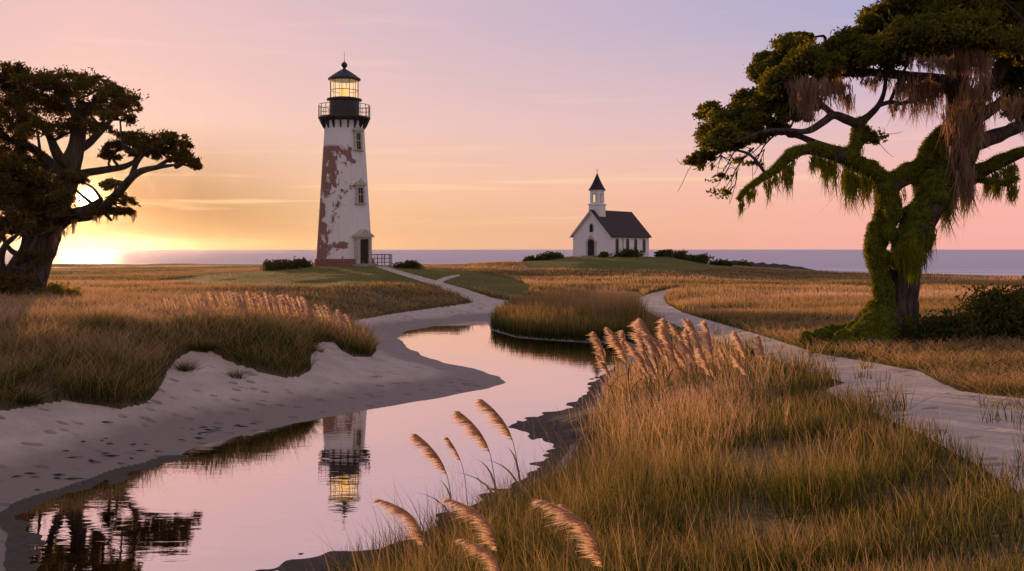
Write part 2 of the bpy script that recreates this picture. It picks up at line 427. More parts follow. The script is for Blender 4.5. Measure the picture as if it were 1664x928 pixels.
def water_mat(name, deep, refl, bumps, rough=.03, foam=False, tintc=None, base=0.0, top=1.0):
    m, t, out = mat(name); c = t.coord('Object'); h = None
    for sc_, amp in bumps:
        n = t.noise(t.mapping(c, sc_), 1.0, 3, .5, .3)
        hh = t.math('MULTIPLY', n, amp); h = hh if h is None else t.math('ADD', h, hh)
    nor = t.bump(h, 1.0, 1.0)
    d = t.new('ShaderNodeBsdfDiffuse'); d.inputs[0].default_value = (*deep, 1)
    g = t.new('ShaderNodeBsdfGlossy'); g.inputs['Roughness'].default_value = rough; g.inputs[0].default_value = (.97, .95, .95, 1)
    t.link(nor, g.inputs['Normal'])
    if tintc: g.inputs[0].default_value = (*tintc, 1)
    fr = t.new('ShaderNodeFresnel'); fr.inputs[0].default_value = refl; t.link(nor, fr.inputs[1])
    fac = t.math('ADD', base, t.math('MULTIPLY', fr.outputs[0], top - base))
    mx = t.new('ShaderNodeMixShader'); t.link(fac, mx.inputs[0]); t.link(d.outputs[0], mx.inputs[1]); t.link(g.outputs[0], mx.inputs[2])
    res = mx.outputs[0]
    if foam:
        at = t.new('ShaderNodeAttribute'); at.attribute_name = 'tint'
        s = t.new('ShaderNodeSeparateColor'); t.link(at.outputs['Color'], s.inputs[0])
        fn = t.noise(t.mapping(c, (.009, .055, 1), (0, 0, .42)), 1.0, 4, .55, .5)
        wl = t.math('SINE', t.math('ADD', t.math('MULTIPLY', s.outputs[0], 34.0), t.math('MULTIPLY', fn, 9.0)))
        fm = t.math('MULTIPLY', t.sstep(wl, .35, .8), t.sstep(s.outputs[0], .05, .45))
        fd = t.new('ShaderNodeBsdfDiffuse'); fd.inputs[0].default_value = (.75, .72, .74, 1)
        m2 = t.new('ShaderNodeMixShader'); t.link(t.math('MULTIPLY', fm, .85), m2.inputs[0]); t.link(res, m2.inputs[1]); t.link(fd.outputs[0], m2.inputs[2]); res = m2.outputs[0]
    t.link(res, out.inputs[0]); return m
M['pond'] = water_mat('creek_water', (.012, .009, .007), 1.6, [((1.6, 5.0, 1), .0012), ((.35, .9, 1), .0026), ((.12, .3, 1), .005)], .012, tintc=(1.0, .88, .84), base=.80, top=1.0)
M['sea'] = water_mat('sea_water', (.075, .092, .135), 1.33, [((.012, .06, 1), .55), ((.06, .28, 1), .16), ((.4, 1.1, 1), .03)], .5, True, tintc=(.95, .84, .90), top=.62)
M['rock'] = simple('dark_rock', (.045, .036, .032), .85, 3, .5, .8, .3, 0, .15)

# ------------------------------------------------------------------ terrain
def G(u, v, z=0.0):
    Y = (HC - z) * F / (v - HOR); return ((u - 832) / F * Y, Y)

WPX = [(70, 1000), (48, 905), (45, 868), (28, 838), (62, 815), (130, 795), (212, 768), (285, 746), (312, 727), (400, 705), (520, 681), (620, 663), (735, 642),
       (796, 631), (818, 622), (810, 611), (768, 599), (722, 590), (690, 579), (662, 564), (646, 548), (660, 538), (700, 530), (760, 524), (792, 519),
       (800, 538), (838, 549), (900, 554), (960, 557), (1010, 556), (1030, 562), (1015, 590), (975, 610), (955, 640), (930, 662), (880, 676), (832, 692), (872, 708), (905, 722),
       (880, 760), (835, 790), (760, 830), (690, 868), (620, 893), (560, 904), (480, 912), (455, 925), (470, 1000), (300, 1040)]
WPOLY = np.array([G(u, v) for u, v in WPX])

CTRL = [(0, 700, .75), (-150, 800, .8), (-300, 900, .9), (245, 655, .9), (120, 655, .95), (0, 668, .95), (110, 600, 1.45), (0, 590, 1.5), (-200, 620, 1.5), (200, 600, 1.3), (300, 600, 1.0), (310, 571, 1.45), (380, 600, .95),
        (440, 607, .85), (495, 610, .7), (560, 577, .8), (605, 580, .6), (545, 556, 1.0), (430, 560, 1.5), (350, 540, 1.85), (250, 540, 1.8), (350, 520, 1.95), (200, 520, 1.95), (480, 525, 1.55), (560, 533, 1.0), (100, 500, 2.05), (45, 482, 2.0), (-150, 490, 2.1),
        (200, 474, 1.5), (300, 463, 1.4), (300, 451, 1.4), (150, 449, 1.2), (0, 450, 1.3), (-200, 450, 1.5), (600, 540, .32), (700, 518, .3), (680, 500, .55), (760, 502, .45), (825, 493, .5), (650, 494, .85), (600, 472, 1.6), (480, 484, 1.45), (740, 481, 1.1), (420, 482, 1.45),
        (400, 454, 1.8), (500, 446, 2.2), (560, 431.8, 2.5), (520, 432, 2.45), (610, 432.5, 2.45), (650, 434, 2.35), (600, 456, 1.9), (700, 441, 2.05), (770, 440, 1.7), (720, 462, 1.5), (800, 447, 1.3), (850, 451, .95), (900, 457, .9), (900, 478, .8), (1000, 442, 1.4), (1000, 465, .9),
        (860, 426, 2.3), (1000, 415, 3.2), (930, 416, 3.1), (1085, 417, 3.0), (1000, 431, 2.1), (1180, 433, 1.3), (930, 500, .5), (930, 530, .35), (1020, 520, .5),
        (1150, 466, .9), (1150, 500, .9), (1100, 522, .85), (1300, 452, .9), (1500, 457, .85), (1660, 464, .85), (1900, 470, .9), (1300, 500, 1.1), (1600, 503, 1.2), (1450, 556, 1.84), (1320, 562, 1.7), (1200, 546, 1.35), (1600, 560, 1.9), (1800, 580, 2.0),
        (1664, 650, 2.1), (1580, 640, 2.0), (1400, 610, 1.85), (1500, 650, 1.95), (1664, 750, 2.1), (1250, 577, 1.5), (1130, 532, 1.05), (1050, 500, .75), (1060, 660, .9), (1250, 650, 1.55), (1300, 720, 1.75), (1100, 760, 1.3), (1000, 800, 1.1), (1000, 928, 1.6),
        (1300, 928, 2.05), (1664, 928, 2.3), (800, 928, .85), (700, 928, .45), (1900, 800, 2.3)]
CW = [(*G(u, v, z), z) for u, v, z in CTRL] + [(0, 0, 2.75), (0, 4, 2.3), (3, 3, 2.6), (-4, 5, 1.6), (-8, 4, 2.0), (-20, 5, 2.0), (20, 5, 2.6), (0, -20, 2.8), (60, -20, 2.6), (-60, -20, 2.6), (150, 10, 2.2), (-150, 20, 2.2), (-130, 90, 2.0),
       (120, 60, 1.4), (0, -300, 3), (400, -300, 3), (-400, -300, 3), (-100, 190, 1.0), (-30, 190, 1.0), (0, 195, 1.4), (30, 195, 1.2), (60, 150, .7), (-250, 200, 1.2), (300, 60, 1.5)]
CW = np.array(CW)
def warp(x, y):
    r = np.sqrt(x * x + y * y) + 1e-6; k = np.log1p(r / 5) / r; return np.stack([x * k, y * k], -1)
_cq = warp(CW[:, 0], CW[:, 1])
_K = np.linalg.norm(_cq[:, None] - _cq[None], axis=-1); _n = len(CW)
_A = np.zeros((_n + 3, _n + 3)); _A[:_n, :_n] = _K - np.eye(_n) * .003; _A[:_n, _n] = 1; _A[:_n, _n + 1:_n + 3] = _cq; _A[_n:, :_n] = _A[:_n, _n:].T
_wts = np.linalg.solve(_A, np.concatenate([CW[:, 2], np.zeros(3)]))
COASTX = [-3000, -400, -125, -60, 3, 33, 57, 68, 79, 160, 3000]
COASTY = [330, 262, 250, 248, 232, 205, 185, 168, 158, 128, 60]

def H(x, y, parts=False):
    x = np.asarray(x, float); y = np.asarray(y, float); sh = x.shape; X = x.ravel(); Yv = y.ravel()
    z = np.empty(X.shape)
    for k in range(0, len(X), 60000):
        q = warp(X[k:k + 60000], Yv[k:k + 60000])
        z[k:k + 60000] = np.linalg.norm(q[:, None] - _cq[None], axis=-1) @ _wts[:_n] + _wts[_n] + q @ _wts[_n + 1:]
    r = np.sqrt(X * X + Yv * Yv)
    far = smooth(r, 45, 90) * (1 - smooth(np.abs(X + 12), -4, 22) * 0)
    z = z + n2(X, Yv, .35, 1) * .07 + n2(X, Yv, 1.3, 2) * .02
    left = smooth(-X, 24, 40)
    z = z + far * left * (n2(X * .45, Yv, .075, 3) * .42 + n2(X, Yv, .16, 4) * .10)
    knoll = np.exp(-((X + 18) ** 2 + (Yv - 110) ** 2) / 400) + np.exp(-((X - 17) ** 2 + (Yv - 166) ** 2) / 500)
    z = z + far * (1 - left) * np.clip(1 - knoll * 1.3, 0, 1) * (n2(X * .35, Yv, .10, 14) * .30 + n2(X, Yv, .21, 15) * .08)
    z = np.maximum(z, .22)
    d = sdist(X, Yv, WPOLY) + n2(X, Yv, .9, 5) * .10 + n2(X, Yv, 2.7, 6) * .03
    shore = np.clip(d, 0, None) * .075
    up = smooth(d, 0.0, 5.0)
    z = np.where(d > 0, shore * (1 - up) + z * up, -.55 * smooth(-d, 0, 3) - .02 * np.clip(-d * 6, 0, 1))
    c = np.interp(X, COASTX, COASTY) - Yv
    z = np.where(c < 45, z * smooth(c, 0, 45) + (-.5 - .02 * np.clip(-c, 0, 120)) * (1 - smooth(c, 0, 45)), z)
    if parts: return z.reshape(sh), d.reshape(sh), c.reshape(sh)
    return z.reshape(sh)

def h1(x, y): return float(H(np.array([x]), np.array([y]))[0])

def proj(x, y, z):
    yy = np.where(y > .5, y, .5)
    return 832 + x / yy * F, HOR + (HC - z) / yy * F

SAND = [(-500, 1100), (-500, 690), (0, 668), (100, 652), (200, 664), (240, 655), (262, 628), (270, 604), (288, 584), (310, 571), (345, 571), (372, 588), (420, 604), (460, 613), (488, 612), (506, 600), (503, 584), (508, 566), (522, 556), (542, 556), (556, 570), (574, 580), (604, 580), (612, 568), (602, 552), (578, 536), (566, 523),
        (620, 513), (680, 504), (735, 497), (770, 491), (735, 476), (700, 462), (655, 448), (608, 433), (626, 433), (668, 445), (712, 457), (755, 469), (800, 484), (832, 490), (806, 502), (796, 518), (810, 640), (500, 730), (200, 860), (120, 1100)]
BRANCH = [(700, 459), (722, 450), (748, 445.5), (747, 448.5), (727, 454), (714, 462)]
RPATH = [(1115, 468.5), (1090, 474), (1078, 484), (1085, 495), (1110, 508), (1150, 520), (1220, 540), (1300, 565), (1340, 577), (1420, 590), (1490, 602), (1530, 622), (1560, 635), (1600, 641), (1700, 652), (2000, 700), (2000, 1100), (1700, 830), (1600, 760), (1500, 705), (1410, 667), (1335, 634), (1372, 622),
         (1250, 582), (1150, 548), (1100, 530), (1060, 511), (1035, 497), (1030, 487), (1060, 476), (1098, 468)]
LAWN = [(250, 457), (340, 447), (425, 440), (470, 434), (515, 430), (560, 429), (610, 430), (690, 434), (760, 441), (830, 452), (865, 468), (845, 486), (800, 479), (745, 465), (690, 463), (620, 463), (520, 467), (400, 465)]
LAWN2 = [(835, 426), (890, 417), (940, 412), (1090, 413), (1190, 430), (1190, 436), (1080, 440), (950, 439), (860, 437)]
MUD = [(815, 700), (860, 674), (930, 655), (990, 640), (975, 690), (935, 720), (905, 735), (860, 740), (900, 722), (872, 706)]
MUD2 = [(440, 940), (470, 905), (600, 880), (650, 880), (600, 925), (540, 935)]

def masks(x, y, z, d, c):
    u, v = proj(x, y, z); fr = y > 2
    ju = n2(x, y, 1.1, 8) * 60 / np.maximum(y, 5) + n2(x, y, 4, 9) * 20 / np.maximum(y, 5); jv = n2(x, y, .9, 10) * 12 / np.maximum(y, 5)
    uu, vv = u + ju, v + jv
    path = (inpoly(uu, vv, RPATH) & fr & (y < 140)) | (inpoly(uu, vv, BRANCH) & (y > 60))
    left = inpoly(uu, vv, SAND) & fr & (y < 125)
    beach = c < 34 + n2(x, y, .1, 11) * 8
    lawn = (inpoly(uu, vv, LAWN) & (y > 60)) | (inpoly(uu, vv, LAWN2) & (y > 100))
    mud = (((inpoly(uu, vv, MUD) | inpoly(uu, vv, MUD2)) & (d < 2.6)) | (d < .3) & ((u > 840) | (v > 740)) | (d < .7) & (u > 782) & (v < 575) & (v > 524) & ~inpoly(u, v, SAND)) & fr & (y < 40)
    sand = path | left | beach | mud | (d < .5)
    return sand, path, lawn & ~sand, mud, beach

def build_ground():
    ua = np.concatenate([np.linspace(-math.pi, -.72, 60)[:-1], np.linspace(-.72, .72, 1050), np.linspace(.72, math.pi, 60)[1:]])
    rr = np.concatenate([[0.3, 1.0, 2.0, 3.0], np.exp(np.linspace(math.log(4), math.log(290), 760)), [330, 400, 600, 1200, 2600]])
    A, R = np.meshgrid(ua, rr); x = np.sin(A) * R; y = np.cos(A) * R
    z, d, c = H(x, y, True)
    sand, path, lawn, mud, beach = masks(x, y, z, d, c)
    nr, na = x.shape
    wet = np.where(d < 30, np.clip(1 - d / np.where(x < 0, 3.6, 2.4), 0, .8), 0) * (sand) + np.clip(1 - (c + 2) / 16, 0, .75) * beach
    wet = np.where(mud, 1.0, np.clip(wet, 0, .8))
    def blur(a):
        b = a.astype(float); b2 = b.copy(); b2[1:-1, 1:-1] = (b[1:-1, 1:-1] * 2 + b[:-2, 1:-1] + b[2:, 1:-1] + b[1:-1, :-2] + b[1:-1, 2:]) / 6; return b2
    att = np.stack([blur(sand), blur(wet), blur(blur(lawn))], -1).reshape(-1, 3)
    V = np.stack([x, y, z], -1).reshape(-1, 3)
    # small real bumps in trampled sand and rough mud
    V[:, 2] += (att[:, 1] > .9) * np.abs(n2(V[:, 0], V[:, 1], 2.3, 12)) * .055
    i = np.arange(nr - 1)[:, None] * na; j = np.arange(na - 1)[None]
    Q = np.stack([i + j, i + j + 1, i + na + j + 1, i + na + j], -1).reshape(-1, 4)[:, ::-1]
    pf = path.ravel()[Q].sum(1) >= 3; sf = (sand.ravel()[Q].sum(1) >= 3) & ~pf
    for nm, sel in (('ground', ~pf & ~sf), ('sand', sf), ('path', pf)):
        q = Q[sel]; used = np.unique(q); mp = np.full(len(V), -1); mp[used] = np.arange(len(used))
        mb = MB(); mb.add(V[used], mp[q], att[used])
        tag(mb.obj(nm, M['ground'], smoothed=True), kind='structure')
build_ground()

mb = MB()
lo = WPOLY.min(0) - 1; hi = WPOLY.max(0) + 1
mb.add([(lo[0], lo[1], 0), (hi[0], lo[1], 0), (hi[0], hi[1], 0), (lo[0], hi[1], 0)], np.array([(0, 1, 2, 3)]))
tag(mb.obj('creek_water', M['pond']), kind='structure')

def build_sea():
    mb = MB(); xs = np.concatenate([[-2800, -1200], np.linspace(-420, 260, 120), [1200, 2800]])
    ys = np.concatenate([np.linspace(-2, 150, 110), [170, 200, 300, 600, 1200, 2000, 2700]])
    X, D = np.meshgrid(xs, ys); Y = np.interp(X, COASTX, COASTY) + D - 1.5
    Y = np.where(D > 400, D + 400, Y)
    foam = np.clip(1 - D / 120, 0, 1)
    na = len(xs); i = np.arange(len(ys) - 1)[:, None] * na; j = np.arange(na - 1)[None]
    mb.add(np.stack([X, Y, np.full(X.shape, -.5)], -1), np.stack([i + j, i + j + 1, i + na + j + 1, i + na + j], -1).reshape(-1, 4), np.stack([foam] * 3, -1).reshape(-1, 3))
    tag(mb.obj('sea', M['sea']), kind='structure')
build_sea()

# ------------------------------------------------------------------ lighthouse
def tower_paint():
    """flaking white paint over red-brown brick, the paint lost mostly on the weather side"""
    m, t, out = mat('flaking_paint_on_brick'); c = t.coord('Object'); x, y, z = t.sep(c)
    ang = t.math('ARCTAN2', y, x)
    cyl = t.comb(t.math('MULTIPLY', ang, 2.6), z, 0.0)
    br = t.new('ShaderNodeTexBrick'); t._in(br.inputs['Vector'], t.mapping(cyl, (1, 1, 1)))
    br.inputs['Scale'].default_value = 1.0; br.inputs['Brick Width'].default_value = .42; br.inputs['Row Height'].default_value = .16; br.inputs['Mortar Size'].default_value = .018
    br.inputs['Color1'].default_value = (.19, .085, .062, 1); br.inputs['Color2'].default_value = (.26, .115, .085, 1); br.inputs['Mortar'].default_value = (.24, .17, .14, 1)
    n1 = t.noise(c, .62, 5, .62, .3); n2_ = t.noise(t.mapping(cyl, (1.7, .8, 1)), 1.6, 4, .6)
    side = t.math('MULTIPLY', x, -.06)                         # weather side
    hi = t.math('SUBTRACT', 1.0, t.sstep(z, 12.9, 13.3))         # repainted head
    k = t.math('ADD', t.math('ADD', n1, side), t.math('MULTIPLY', t.math('SUBTRACT', n2_, .5), .30))
    k = t.math('ADD', k, t.math('MULTIPLY', t.math('SUBTRACT', z, 7.0), .004))
    mask = t.math('MULTIPLY', t.sstep(k, .540, .556), hi)
    stn = t.noise(t.mapping(cyl, (3.0, .25, 1)), 1.5, 4, .6)
    wh = t.mix(t.math('MULTIPLY', t.sstep(stn, .5, .8), .35), (.66, .645, .65), (.42, .38, .36))
    ch = t.noise(c, 5.5, 3, .6)
    wh = t.mix(t.math('MULTIPLY', t.sstep(ch, .68, .72), hi), wh, (.24, .13, .10))
    col = t.mix(mask, wh, br.outputs[0])
    thin = t.math('MULTIPLY', t.math('MULTIPLY', t.sstep(k, .505, .54), t.math('SUBTRACT', 1.0, mask)), hi)
    col = t.mix(t.math('MULTIPLY', thin, .55), col, (.42, .31, .27))
    run = t.sstep(t.noise(t.mapping(cyl, (5.0, .10, 1)), 1.3, 3, .6), .58, .75)
    col = t.mix(t.math('MULTIPLY', run, .50), col, (.30, .19, .14))
    hgt = t.math('ADD', t.math('MULTIPLY', t.math('SUBTRACT', 1.0, mask), .6), t.math('MULTIPLY', br.outputs['Fac'], -.25))
    principled(t, out, col, .8, t.bump(hgt, .6, .04), .25); return m
M['tower'] = tower_paint()
M['plinth'] = simple('red_brick_plinth', (.20, .085, .065), .85, 7, .35, .4, .2)
M['iron'] = simple('black_painted_iron', (.016, .015, .015), .5, 5, .4, .1, .4)
M['cream'] = simple('weathered_cream_wood', (.40, .37, .31), .8, 6, .3, .2, .2)
M['darkglass'] = simple('dark_window_glass', (.012, .012, .014), .25, 2, .3, .02, .12)
M['darkwood'] = simple('dark_door_wood', (.025, .02, .017), .7, 5, .4, .2, .2)
M['stone'] = simple('grey_stone', (.26, .24, .22), .85, 5, .3, .3, .2)
m, t, out = mat('lantern_glass')
tb = t.new('ShaderNodeBsdfTransparent'); tb.inputs[0].default_value = (1.0, .95, .82, 1)
gb = t.new('ShaderNodeBsdfGlossy'); gb.inputs['Roughness'].default_value = .05
em = t.new('ShaderNodeEmission'); em.inputs[0].default_value = (1.0, .62, .22, 1); em.inputs[1].default_value = .22
ad = t.new('ShaderNodeAddShader'); t.link(tb.outputs[0], ad.inputs[0]); t.link(em.outputs[0], ad.inputs[1])
mx = t.new('ShaderNodeMixShader'); mx.inputs[0].default_value = .06; t.link(ad.outputs[0], mx.inputs[1]); t.link(gb.outputs[0], mx.inputs[2]); t.link(mx.outputs[0], out.inputs[0])
M['lantern'] = m
def emis(name, col, st):
    m, t, out = mat(name); e = t.new('ShaderNodeEmission'); e.inputs[0].default_value = (*col, 1); e.inputs[1].default_value = st; t.link(e.outputs[0], out.inputs[0]); return m
M['lens'] = emis('lit_lens', (1.0, .55, .16), 1.1)
M['skyglow'] = emis('belfry_sky_glow', (1.0, .66, .34), .85)  # added emission standing in for bright sky behind the open belfry arch

def frame_at(origin, ang, tilt=0.0):
    """local +x right, -y outward (towards the viewer), +z up, facing compass angle ang (direction of outward normal)"""
    o = Matrix.Translation(Vector(origin)) @ Matrix.Rotation(ang + math.pi / 2, 4, 'Z') @ Matrix.Rotation(tilt, 4, 'X'); return o

TD = 110.0; K = TD / F
tx = (559.5 - 832) * K
def tz(v): return HC + (HOR - v) * K
zb = tz(433.5) - .25
LH = thing('lighthouse', 'tall tapering lighthouse of flaking white paint over brick with black lit lantern', 'lighthouse', (tx, TD, zb))
def lz(v): return tz(v) - zb
def lpart(name, mb, m, parent=None, sm=False):
    me = mb.mesh(name, sm); me.materials.append(m); o = bpy.data.objects.new(name, me); COL.objects.link(o); o.parent = parent or LH; return o
def rad(v): return (46.0 - (433 - v) * (46.0 - 31.3) / (433 - 196)) * K
mb = MB(); mb.lathe([(rad(v), lz(v)) for v in np.linspace(421, 196, 40)], 72); lpart('tower', mb, M['tower'], sm=True)
mb = MB(); mb.lathe([(rad(433) + .16, 0), (rad(433) + .12, lz(421.5)), (rad(421) + .02, lz(420.2)), (rad(421) - .2, lz(420.2))], 72); lpart('plinth', mb, M['plinth'])
mb = MB(); mb.lathe([(rad(199) - .3, lz(198)), (rad(199) + .12, lz(198)), (35.5 * K, lz(195.5)), (40.5 * K, lz(193.6)), (42.2 * K, lz(193.2)), (42.2 * K, lz(191)), (20 * K, lz(190.6))], 64); lpart('gallery_deck', mb, M['iron'])
camang = math.atan2(-TD, -tx)
for k in range(18):
    a = camang + (k + .5) * 2 * math.pi / 18
    m_ = frame_at((0, 0, 0), a); r0 = rad(205)
    mb = MB()
    pr = [(-(r0 + .02), lz(211)), (-(r0 + .22), lz(207)), (-(r0 + .40), lz(202)), (-40.5 * K, lz(195.5)), (-40.5 * K, lz(193.8)), (-(r0 - .05), lz(195))]
    v = np.array([(-.07, a_, b_) for a_, b_ in pr] + [(.07, a_, b_) for a_, b_ in pr]); n_ = len(pr); b0 = mb.n
    mb.add(xf(m_, v), np.array([(i, (i + 1) % n_, (i + 1) % n_ + n_, i + n_) for i in range(n_)])); mb.ng.append(list(range(b0, b0 + n_))[::-1]); mb.ng.append(list(range(b0 + n_, b0 + 2 * n_)))
    lpart('bracket', mb, M['iron'])
mb = MB(); rr = 41.4 * K
for k in range(22):
    a = k * 2 * math.pi / 22 + .1; p = np.array([rr * math.cos(a), rr * math.sin(a)])
    mb.tube([(p[0], p[1], lz(191.5)), (p[0], p[1], lz(171.5))], [.032, .032], 6, 1)
for v_, r_ in ((171.8, .035), (178.5, .022), (185, .022)):
    a = np.linspace(0, 2 * math.pi, 49); mb.tube(np.stack([rr * np.cos(a), rr * np.sin(a), np.full(49, lz(v_))], -1), np.full(49, r_), 6, 1)
lpart('gallery_railing', mb, M['iron'])
mb = MB(); mb.lathe([(24.2 * K, lz(190.8)), (24.2 * K, lz(165)), (24.6 * K, lz(164.2)), (28.4 * K, lz(163.4)), (28.4 * K, lz(161.2)), (21 * K, lz(160.8))], 48); lpart('watch_room', mb, M['iron'], sm=False)
# lantern: glass, glazing bars, lens
mb = MB(); mb.lathe([(22.6 * K, lz(161)), (22.6 * K, lz(130))], 12); lant = lpart('lantern_glazing', mb, M['lantern'])
mb = MB()
for k in range(12):
    a = k * 2 * math.pi / 12; p = (22.7 * K * math.cos(a), 22.7 * K * math.sin(a)); mb.tube([(*p, lz(161)), (*p, lz(130))], [.035, .035], 5, 1)
a = np.linspace(0, 2 * math.pi, 13)
for v_ in (160.2, 147.5, 131): mb.tube(np.stack([22.7 * K * np.cos(a), 22.7 * K * np.sin(a), np.full(13, lz(v_))], -1), np.full(13, .04), 5, 1)
lpart('glazing_bars', mb, M['iron'], lant)
mb = MB(); mb.lathe([(.05, lz(161)), (.42, lz(160)), (.42, lz(156)), (.30, lz(155)), (.36, lz(154)), (.52, lz(151)), (.55, lz(148)), (.5, lz(145)), (.3, lz(143)), (.02, lz(142))], 20); lpart('lens', mb, M['lens'], sm=True)
mb = MB(); mb.lathe([(22 * K, lz(130.4)), (26.2 * K, lz(130.2)), (26.4 * K, lz(128)), (24.5 * K, lz(126.6)), (14 * K, lz(119)), (6 * K, lz(114)), (2.4 * K, lz(112.4)), (2.2 * K, lz(111)), (0, lz(111))], 40); lpart('cupola_roof', mb, M['iron'])
mb = MB(); mb.lathe([(1.8 * K, lz(112)), (2.2 * K, lz(110.5)), (4.6 * K, lz(108.2)), (5.2 * K, lz(106)), (4.6 * K, lz(103.6)), (2.6 * K, lz(101.6)), (.8 * K, lz(100)), (.35 * K, lz(98)), (.3 * K, lz(84)), (0, lz(83.5))], 24); lpart('ventilator_ball', mb, M['iron'], sm=True)
wang = camang + math.radians(39)
tilt = math.atan2((46.0 - 31.3), (433 - 196))
def lh_window(vt, vb, wpx, peak):
    vm = (vt + vb) / 2; r = rad(vm); h = (vb - vt) * K; wd = wpx * K
    o = (r * math.cos(wang), r * math.sin(wang), lz(vm)); m_ = frame_at(o, wang, -tilt)
    fr = MB(); t_ = .20 * wd + .02; d0 = -.20
    fr.box((-wd / 2, d0, -h / 2), (-wd / 2 + t_, .35, h / 2), m_); fr.box((wd / 2 - t_, d0, -h / 2), (wd / 2, .35, h / 2), m_)
    fr.box((-wd / 2 + t_, d0 + .004, h / 2 - t_), (wd / 2 - t_, .35, h / 2 - .004), m_)
    f = lpart('window', fr, M['cream'])
    pn = MB(); pn.box((-wd / 2 + t_, d0 + .12, -h / 2), (wd / 2 - t_, .3, h / 2 - t_), m_); lpart('pane', pn, M['darkglass'], f)
    br = MB(); br.box((-wd / 2 + t_, d0 + .07, -.04), (wd / 2 - t_, d0 + .125, .04), m_); br.box((-.02, d0 + .085, -h / 2), (.02, d0 + .123, h / 2 - t_), m_); lpart('glazing_bar', br, M['cream'], f)
    si = MB(); si.box((-wd / 2 - .12, d0 - .1, -h / 2 - .12), (wd / 2 + .12, .35, -h / 2 - .003), m_); lpart('sill', si, M['cream'], f)
    hd = MB(); e = wd / 2 + .16
    if peak: hd.prism([(-e, h / 2 + .003), (e, h / 2 + .003), (e, h / 2 + .12), (0, h / 2 + .62), (-e, h / 2 + .12)], d0 - .14, .4, m_)
    else:
        pts = [(-e, h / 2 + .003), (e, h / 2 + .003), (e, h / 2 + .12)] + [(e * math.cos(q), h / 2 + .12 + .28 * math.sin(q)) for q in np.linspace(.25, math.pi - .25, 8)] + [(-e, h / 2 + .12)]
        hd.prism(pts, d0 - .12, .4, m_)
    lpart('hood', hd, M['cream'], f)
lh_window(216, 245.5, 15.5, False)
lh_window(303, 331.5, 17.5, True)
# door with pediment
r = rad(410); o = (r * math.cos(wang), r * math.sin(wang), 0); m_ = frame_at(o, wang, 0)
zt, zd = lz(386), lz(428)
mb = MB(); wd = .95
mb.box((-wd, -.45, zd), (-wd + .34, .5, zt), m_); mb.box((wd - .34, -.45, zd), (wd, .5, zt), m_); mb.box((-wd + .34, -.447, zt - .2), (wd - .34, .5, zt - .002), m_)
dr = lpart('door_surround', mb, M['cream'])
mb = MB(); mb.box((-wd + .34, -.22, zd), (wd - .34, .4, zt - .2), m_); dd = lpart('door', mb, M['darkwood'])
mb = MB(); mb.box((.46, -.30, zd + 1.05), (.53, -.221, zd + 1.17), m_); lpart('handle', mb, M['iron'], dd)
mb = MB(); mb.prism([(-wd - .2, zt), (wd + .2, zt), (wd + .2, zt + .16), (0, zt + .86), (-wd - .2, zt + .16)], -.62, .9, m_); lpart('pediment', mb, M['cream'])
mb = MB(); mb.box((-1.25, -1.15, 0.0), (1.25, .4, zd - .004), m_); lpart('doorstep', mb, M['stone'])
# railed platform beside the door
px0 = (601 - 832) * K; px1 = (635.5 - 832) * K
PL = thing('platform_railing', 'dark metal railing round the small platform right of the lighthouse door', 'railing', (px0, TD - 1.6, tz(430)))
zr = tz(413.5) - tz(430)
for k, (xx, yy) in enumerate([(0, 0), (.75, 0), (1.5, 0), (px1 - px0, 0), (px1 - px0, 1.1), (px1 - px0, 2.2), (1.5, 2.2), (.75, 2.2)]):
    mb = MB(); mb.tube([(xx, yy, -.5), (xx, yy, zr)], [.04, .04], 6, 1); part('post', mb, M['iron'], PL, world=False)
for zz, r_ in ((zr, .04), (zr * .62, .022), (zr * .2, .022)):
    mb = MB(); mb.tube([(-.1, 0, zz), (px1 - px0, 0, zz)], [r_, r_], 6, 1); mb.tube([(px1 - px0, 0, zz), (px1 - px0, 2.2, zz)], [r_, r_], 6, 1); mb.tube([(px1 - px0, 2.2, zz), (.6, 2.2, zz)], [r_, r_], 6, 1); part('rail', mb, M['iron'], PL, world=False)
mb = MB()
for k in range(14):
    xx = .15 + k * .155; mb.tube([(xx, .012, zr * .2), (xx, .012, zr)], [.012, .012], 4, 1)
part('balusters', mb, M['iron'], PL, world=False)
mb = MB(); mb.box((-.3, -.1, -.6), (px1 - px0 + .1, 2.3, -.02)); part('slab', mb, M['stone'], PL, world=False)

# ------------------------------------------------------------------ church
def board_mat(name, col):
    m, t, out = mat(name); c = t.coord('Object'); x, y, z = t.sep(c)
    wv = t.math('FRACT', t.math('MULTIPLY', z, 1 / .19)); n = t.noise(t.mapping(c, (1, 1, 4)), 2.5, 4, .6)
    col2 = t.mix(t.sstep(n, .35, .75), col, tuple(q * .82 for q in col))
    principled(t, out, col2, .65, t.bump(t.math('ADD', wv, t.math('MULTIPLY', n, .3)), .5, .02), .3); return m
M['clap'] = board_mat('white_clapboard', (.74, .72, .71))
M['trim'] = simple('white_trim', (.70, .68, .66), .6, 4, .15, .1, .3)
M['shingle'] = simple('dark_brown_shingles', (.052, .036, .031), .85, 5, .3, .4, .2)
M['spire'] = simple('dark_spire_shingles', (.03, .022, .022), .8, 5, .3, .3, .2)
ca = math.radians(36); CY = 160.0
cx, cz = (991 - 832) / F * CY, HC - 12.6 * CY / F
W_, L_, HW, RISE = 6.75, 12.6, 3.35, 3.75
